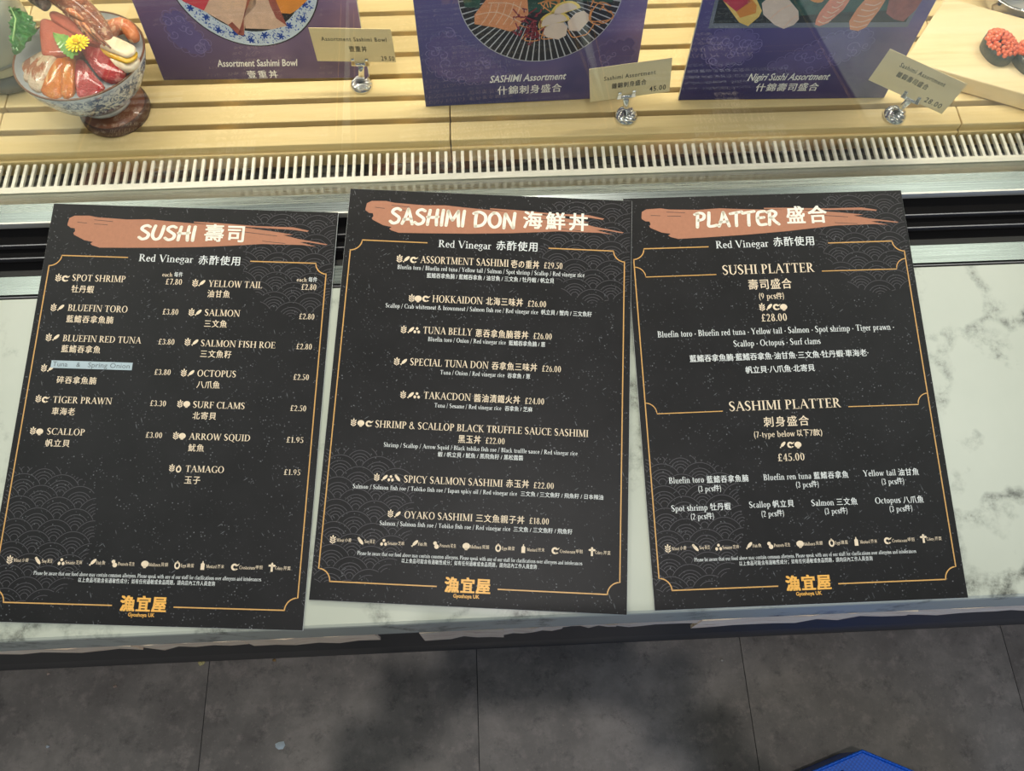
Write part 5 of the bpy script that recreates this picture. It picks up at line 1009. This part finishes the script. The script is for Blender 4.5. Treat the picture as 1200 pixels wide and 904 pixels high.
# ------------------------------------------------------------------ the photographer (outside the frame: casts the floor shadow, mirrored in the chrome)
def skin(name, chain, mat, parent, sub=1):
    """chain: {key: (co, radius)}, edges [(a, b)]; first key is the root"""
    pts, edges = chain; keys = list(pts); me = bpy.data.meshes.new(name)
    me.from_pydata([pts[k][0] for k in keys], [(keys.index(a), keys.index(b)) for a, b in edges], [])
    o = bpy.data.objects.new(name, me); COL.objects.link(o); o.parent = parent
    o.modifiers.new('skin', 'SKIN').use_smooth_shade = True
    for k, v in zip(keys, me.skin_vertices[0].data): rr = pts[k][1]; v.radius = rr if isinstance(rr, tuple) else (rr, rr); v.use_root = (k == keys[0])
    s = o.modifiers.new('sub', 'SUBSURF'); s.levels = s.render_levels = sub; me.materials.append(mat); return o
skinm = plain('warm_skin', srgb(196, 146, 118), .5, var=.05); blue = plain('blue_jacket_cloth', srgb(38, 78, 170), .7, var=.08, scale=200); navy = plain('blue_denim', srgb(52, 84, 150), .8)
OX, OY = .04, -.62
pe = empty('person', (OX, OY, 0), 'person in a blue jacket photographing the menus, present only as shadow and reflection', 'person')
def P3(x, y, z): return (x - OX, y - OY, z)
Cc = Vector((0, -.1433, 1.6882)); HL = Cc - R_ * .075 - U_ * .075 - F_ * .02; HR = Cc + R_ * .165 - U_ * .065 - F_ * .02
q = lambda v: P3(*v)
body = {'pelvis': (P3(.04, -.62, .95), (.155, .12)), 'waist': (P3(.04, -.61, 1.10), (.135, .105)), 'chest': (P3(.04, -.58, 1.30), (.16, .12)), 'neckb': (P3(.04, -.53, 1.47), (.075, .07)), 'neck': (P3(.04, -.50, 1.54), .055),
 'hipl': (P3(-.06, -.61, .88), .10), 'kneel': (P3(-.08, -.585, .50), .062), 'ankl': (P3(-.09, -.62, .09), .042), 'toel': (P3(-.10, -.49, .035), (.042, .028)),
 'hipr': (P3(.14, -.61, .88), .10), 'kneer': (P3(.16, -.575, .50), .062), 'ankr': (P3(.17, -.61, .09), .042), 'toer': (P3(.18, -.48, .035), (.042, .028)),
 'shl': (P3(-.14, -.54, 1.42), .065), 'ell': (P3(-.26, -.42, 1.20), .045), 'wrl': (q(HL + Vector((-.03, -.05, -.05))), .028), 'shr': (P3(.22, -.54, 1.42), .065), 'elr': (P3(.35, -.41, 1.21), .045), 'wrr': (q(HR + Vector((.03, -.05, -.05))), .028)}
edges = [('pelvis', 'waist'), ('waist', 'chest'), ('chest', 'neckb'), ('neckb', 'neck'), ('pelvis', 'hipl'), ('hipl', 'kneel'), ('kneel', 'ankl'), ('ankl', 'toel'), ('pelvis', 'hipr'), ('hipr', 'kneer'), ('kneer', 'ankr'), ('ankr', 'toer'), ('chest', 'shl'), ('shl', 'ell'), ('ell', 'wrl'), ('chest', 'shr'), ('shr', 'elr'), ('elr', 'wrr')]
skin('body', (body, edges), skinm, pe, 2)
grow = lambda ks, g_: {k: (body[k][0], tuple(a + g_ for a in body[k][1]) if isinstance(body[k][1], tuple) else body[k][1] + g_) for k in ks}
up = ['chest', 'waist', 'neckb', 'pelvis', 'shl', 'ell', 'wrl', 'shr', 'elr', 'wrr']; skin('jacket', (grow(up, .014), [e_ for e_ in edges if e_[0] in up and e_[1] in up]), blue, pe, 2)
lo = ['pelvis', 'hipl', 'kneel', 'ankl', 'hipr', 'kneer', 'ankr']; skin('trousers', (grow(lo, .012), [e_ for e_ in edges if e_[0] in lo and e_[1] in lo]), navy, pe, 2)
for s_, k in (('shoe', 'l'), ('shoe', 'r')):
    a, t_ = Vector(body['ank' + k][0]), Vector(body['toe' + k][0]); skin('shoe', ({'m': (tuple((a + t_) / 2 + Vector((0, -.01, -.03))), (.048, .034)), 'h': (tuple(a + Vector((0, -.03, -.05))), (.044, .036)), 't': (tuple(t_ + Vector((0, .03, 0))), (.046, .030))}, [('h', 'm'), ('m', 't')]), navy, pe, 1)
# head, bent to look at the phone
hm = Matrix.Translation(P3(.04, -.475, 1.645)) @ Matrix.Rotation(-.55, 4, 'X'); m = MB(); vs = []; NU, NV = 28, 20
for j in range(NV + 1):
    v_ = math.pi * j / NV
    for i in range(NU):
        u = 2 * math.pi * i / NU; x, y, z = math.sin(v_) * math.sin(u), math.sin(v_) * math.cos(u), math.cos(v_)
        w_ = 1 - .28 * max(0, -z) ** 1.3; X, Y, Z = .076 * x * w_, .094 * y * (1 - .12 * max(0, -z)), .118 * z; f_ = math.exp(-((x / .24) ** 2)) if y > 0 else 0
        Y += f_ * (.020 * math.exp(-((z + .12) / .17) ** 2) + .007 * math.exp(-((z + .52) / .09) ** 2) + .008 * math.exp(-((z + .82) / .12) ** 2)); ey_ = math.exp(-(((abs(x) - .38) / .16) ** 2) - ((z - .06) / .10) ** 2) if y > 0 else 0
        Y -= .010 * ey_; vs.append(hm @ Vector((X, Y, Z)))
m.add(vs, [(j * NU + i, (j + 1) * NU + i, (j + 1) * NU + (i + 1) % NU, j * NU + (i + 1) % NU) for j in range(NV) for i in range(NU)]).build('head', skinm, pe, smooth=True)
for s_ in (-1, 1):
    E_ = hm @ Matrix.Translation((s_ * .030, .078, .006)); MB().lathe([(.001, -.009), (.008, -.006), (.0105, 0), (.008, .006), (.001, .009)], 14, E_ @ Matrix.Rotation(1.57, 4, 'X')).build('eye', plain('eye_white', srgb(230, 228, 224), .2), pe, smooth=True)
    MB().tube([hm @ Vector((s_ * .078, -.002, .022)), hm @ Vector((s_ * .086, -.012, .010)), hm @ Vector((s_ * .083, -.010, -.012)), hm @ Vector((s_ * .076, .0, -.026))], [.006, .010, .009, .005], 10).build('ear', skinm, pe, smooth=True)
MB().tube([hm @ Vector((-.022, .0905, -.060)), hm @ Vector((0, .0985, -.062)), hm @ Vector((.022, .0905, -.060))], [.003, .006, .003], 8).build('lips', plain('lip_skin', srgb(170, 98, 88), .5), pe, smooth=True)
m = MB(); vs = [hm @ Vector((.083 * math.sin(v_) * math.sin(u), .100 * math.sin(v_) * math.cos(u) - .010, .124 * math.cos(v_) + .006)) for v_ in [math.pi * .52 * j / 10 for j in range(11)] for u in [2 * math.pi * i / 28 for i in range(28)]]
m.add(vs, [(j * 28 + i, (j + 1) * 28 + i, (j + 1) * 28 + (i + 1) % 28, j * 28 + (i + 1) % 28) for j in range(10) for i in range(28)]).build('hair', plain('dark_hair', srgb(30, 24, 22), .6), pe, smooth=True)
# hands with five fingers each, closed on the phone's short ends
for H, sd in ((HL, -1), (HR, 1)):
    wr = H + Vector((.03 * sd, -.05, -.05)); pal = H + R_ * (.012 * sd); inw = -R_ * sd
    pts = {'palm': (q(pal), (.034, .016)), 'wrist': (q(wr), .026)}; ed = [('palm', 'wrist')]
    skin('palm', (pts, ed), skinm, pe, 2)
    for k, L_ in enumerate((.062, .070, .066, .052)):
        b_ = pal + U_ * (.030 - .019 * k + .012) - F_ * .004; s1 = b_ + inw * L_ * .34 - F_ * .012; s2 = s1 + inw * L_ * .34 - F_ * .001; s3 = s2 + inw * L_ * .28 + F_ * .004
        skin('finger', ({'a': (q(b_), .0095), 'b': (q(s1), .009), 'c': (q(s2), .0085), 'd': (q(s3), .007)}, [('a', 'b'), ('b', 'c'), ('c', 'd')]), skinm, pe, 1)
    b_ = pal - U_ * .026 + F_ * .002; skin('thumb', ({'a': (q(b_), .012), 'b': (q(b_ - U_ * .006 + inw * .022 + F_ * .006), .0105), 'c': (q(b_ + inw * .046 + F_ * .004), .009)}, [('a', 'b'), ('b', 'c')]), skinm, pe, 1)
pc = Cc + R_ * .045 - U_ * .030 - F_ * .012; pm = Matrix((R_, U_, -F_)).transposed().to_4x4(); pm.translation = pc
t = empty('phone', pm, 'black phone held above the menus by the person', 'phone')
MB().box((-.080, -.038, -.004), (.080, .038, .004)).build('phone_body', plain('black_phone_back', srgb(24, 24, 26), .3), t, bevel=.003); MB().box((-.077, -.035, .0041), (.077, .035, .0044)).build('screen', plain('dark_phone_screen', srgb(12, 12, 14), .1), t)
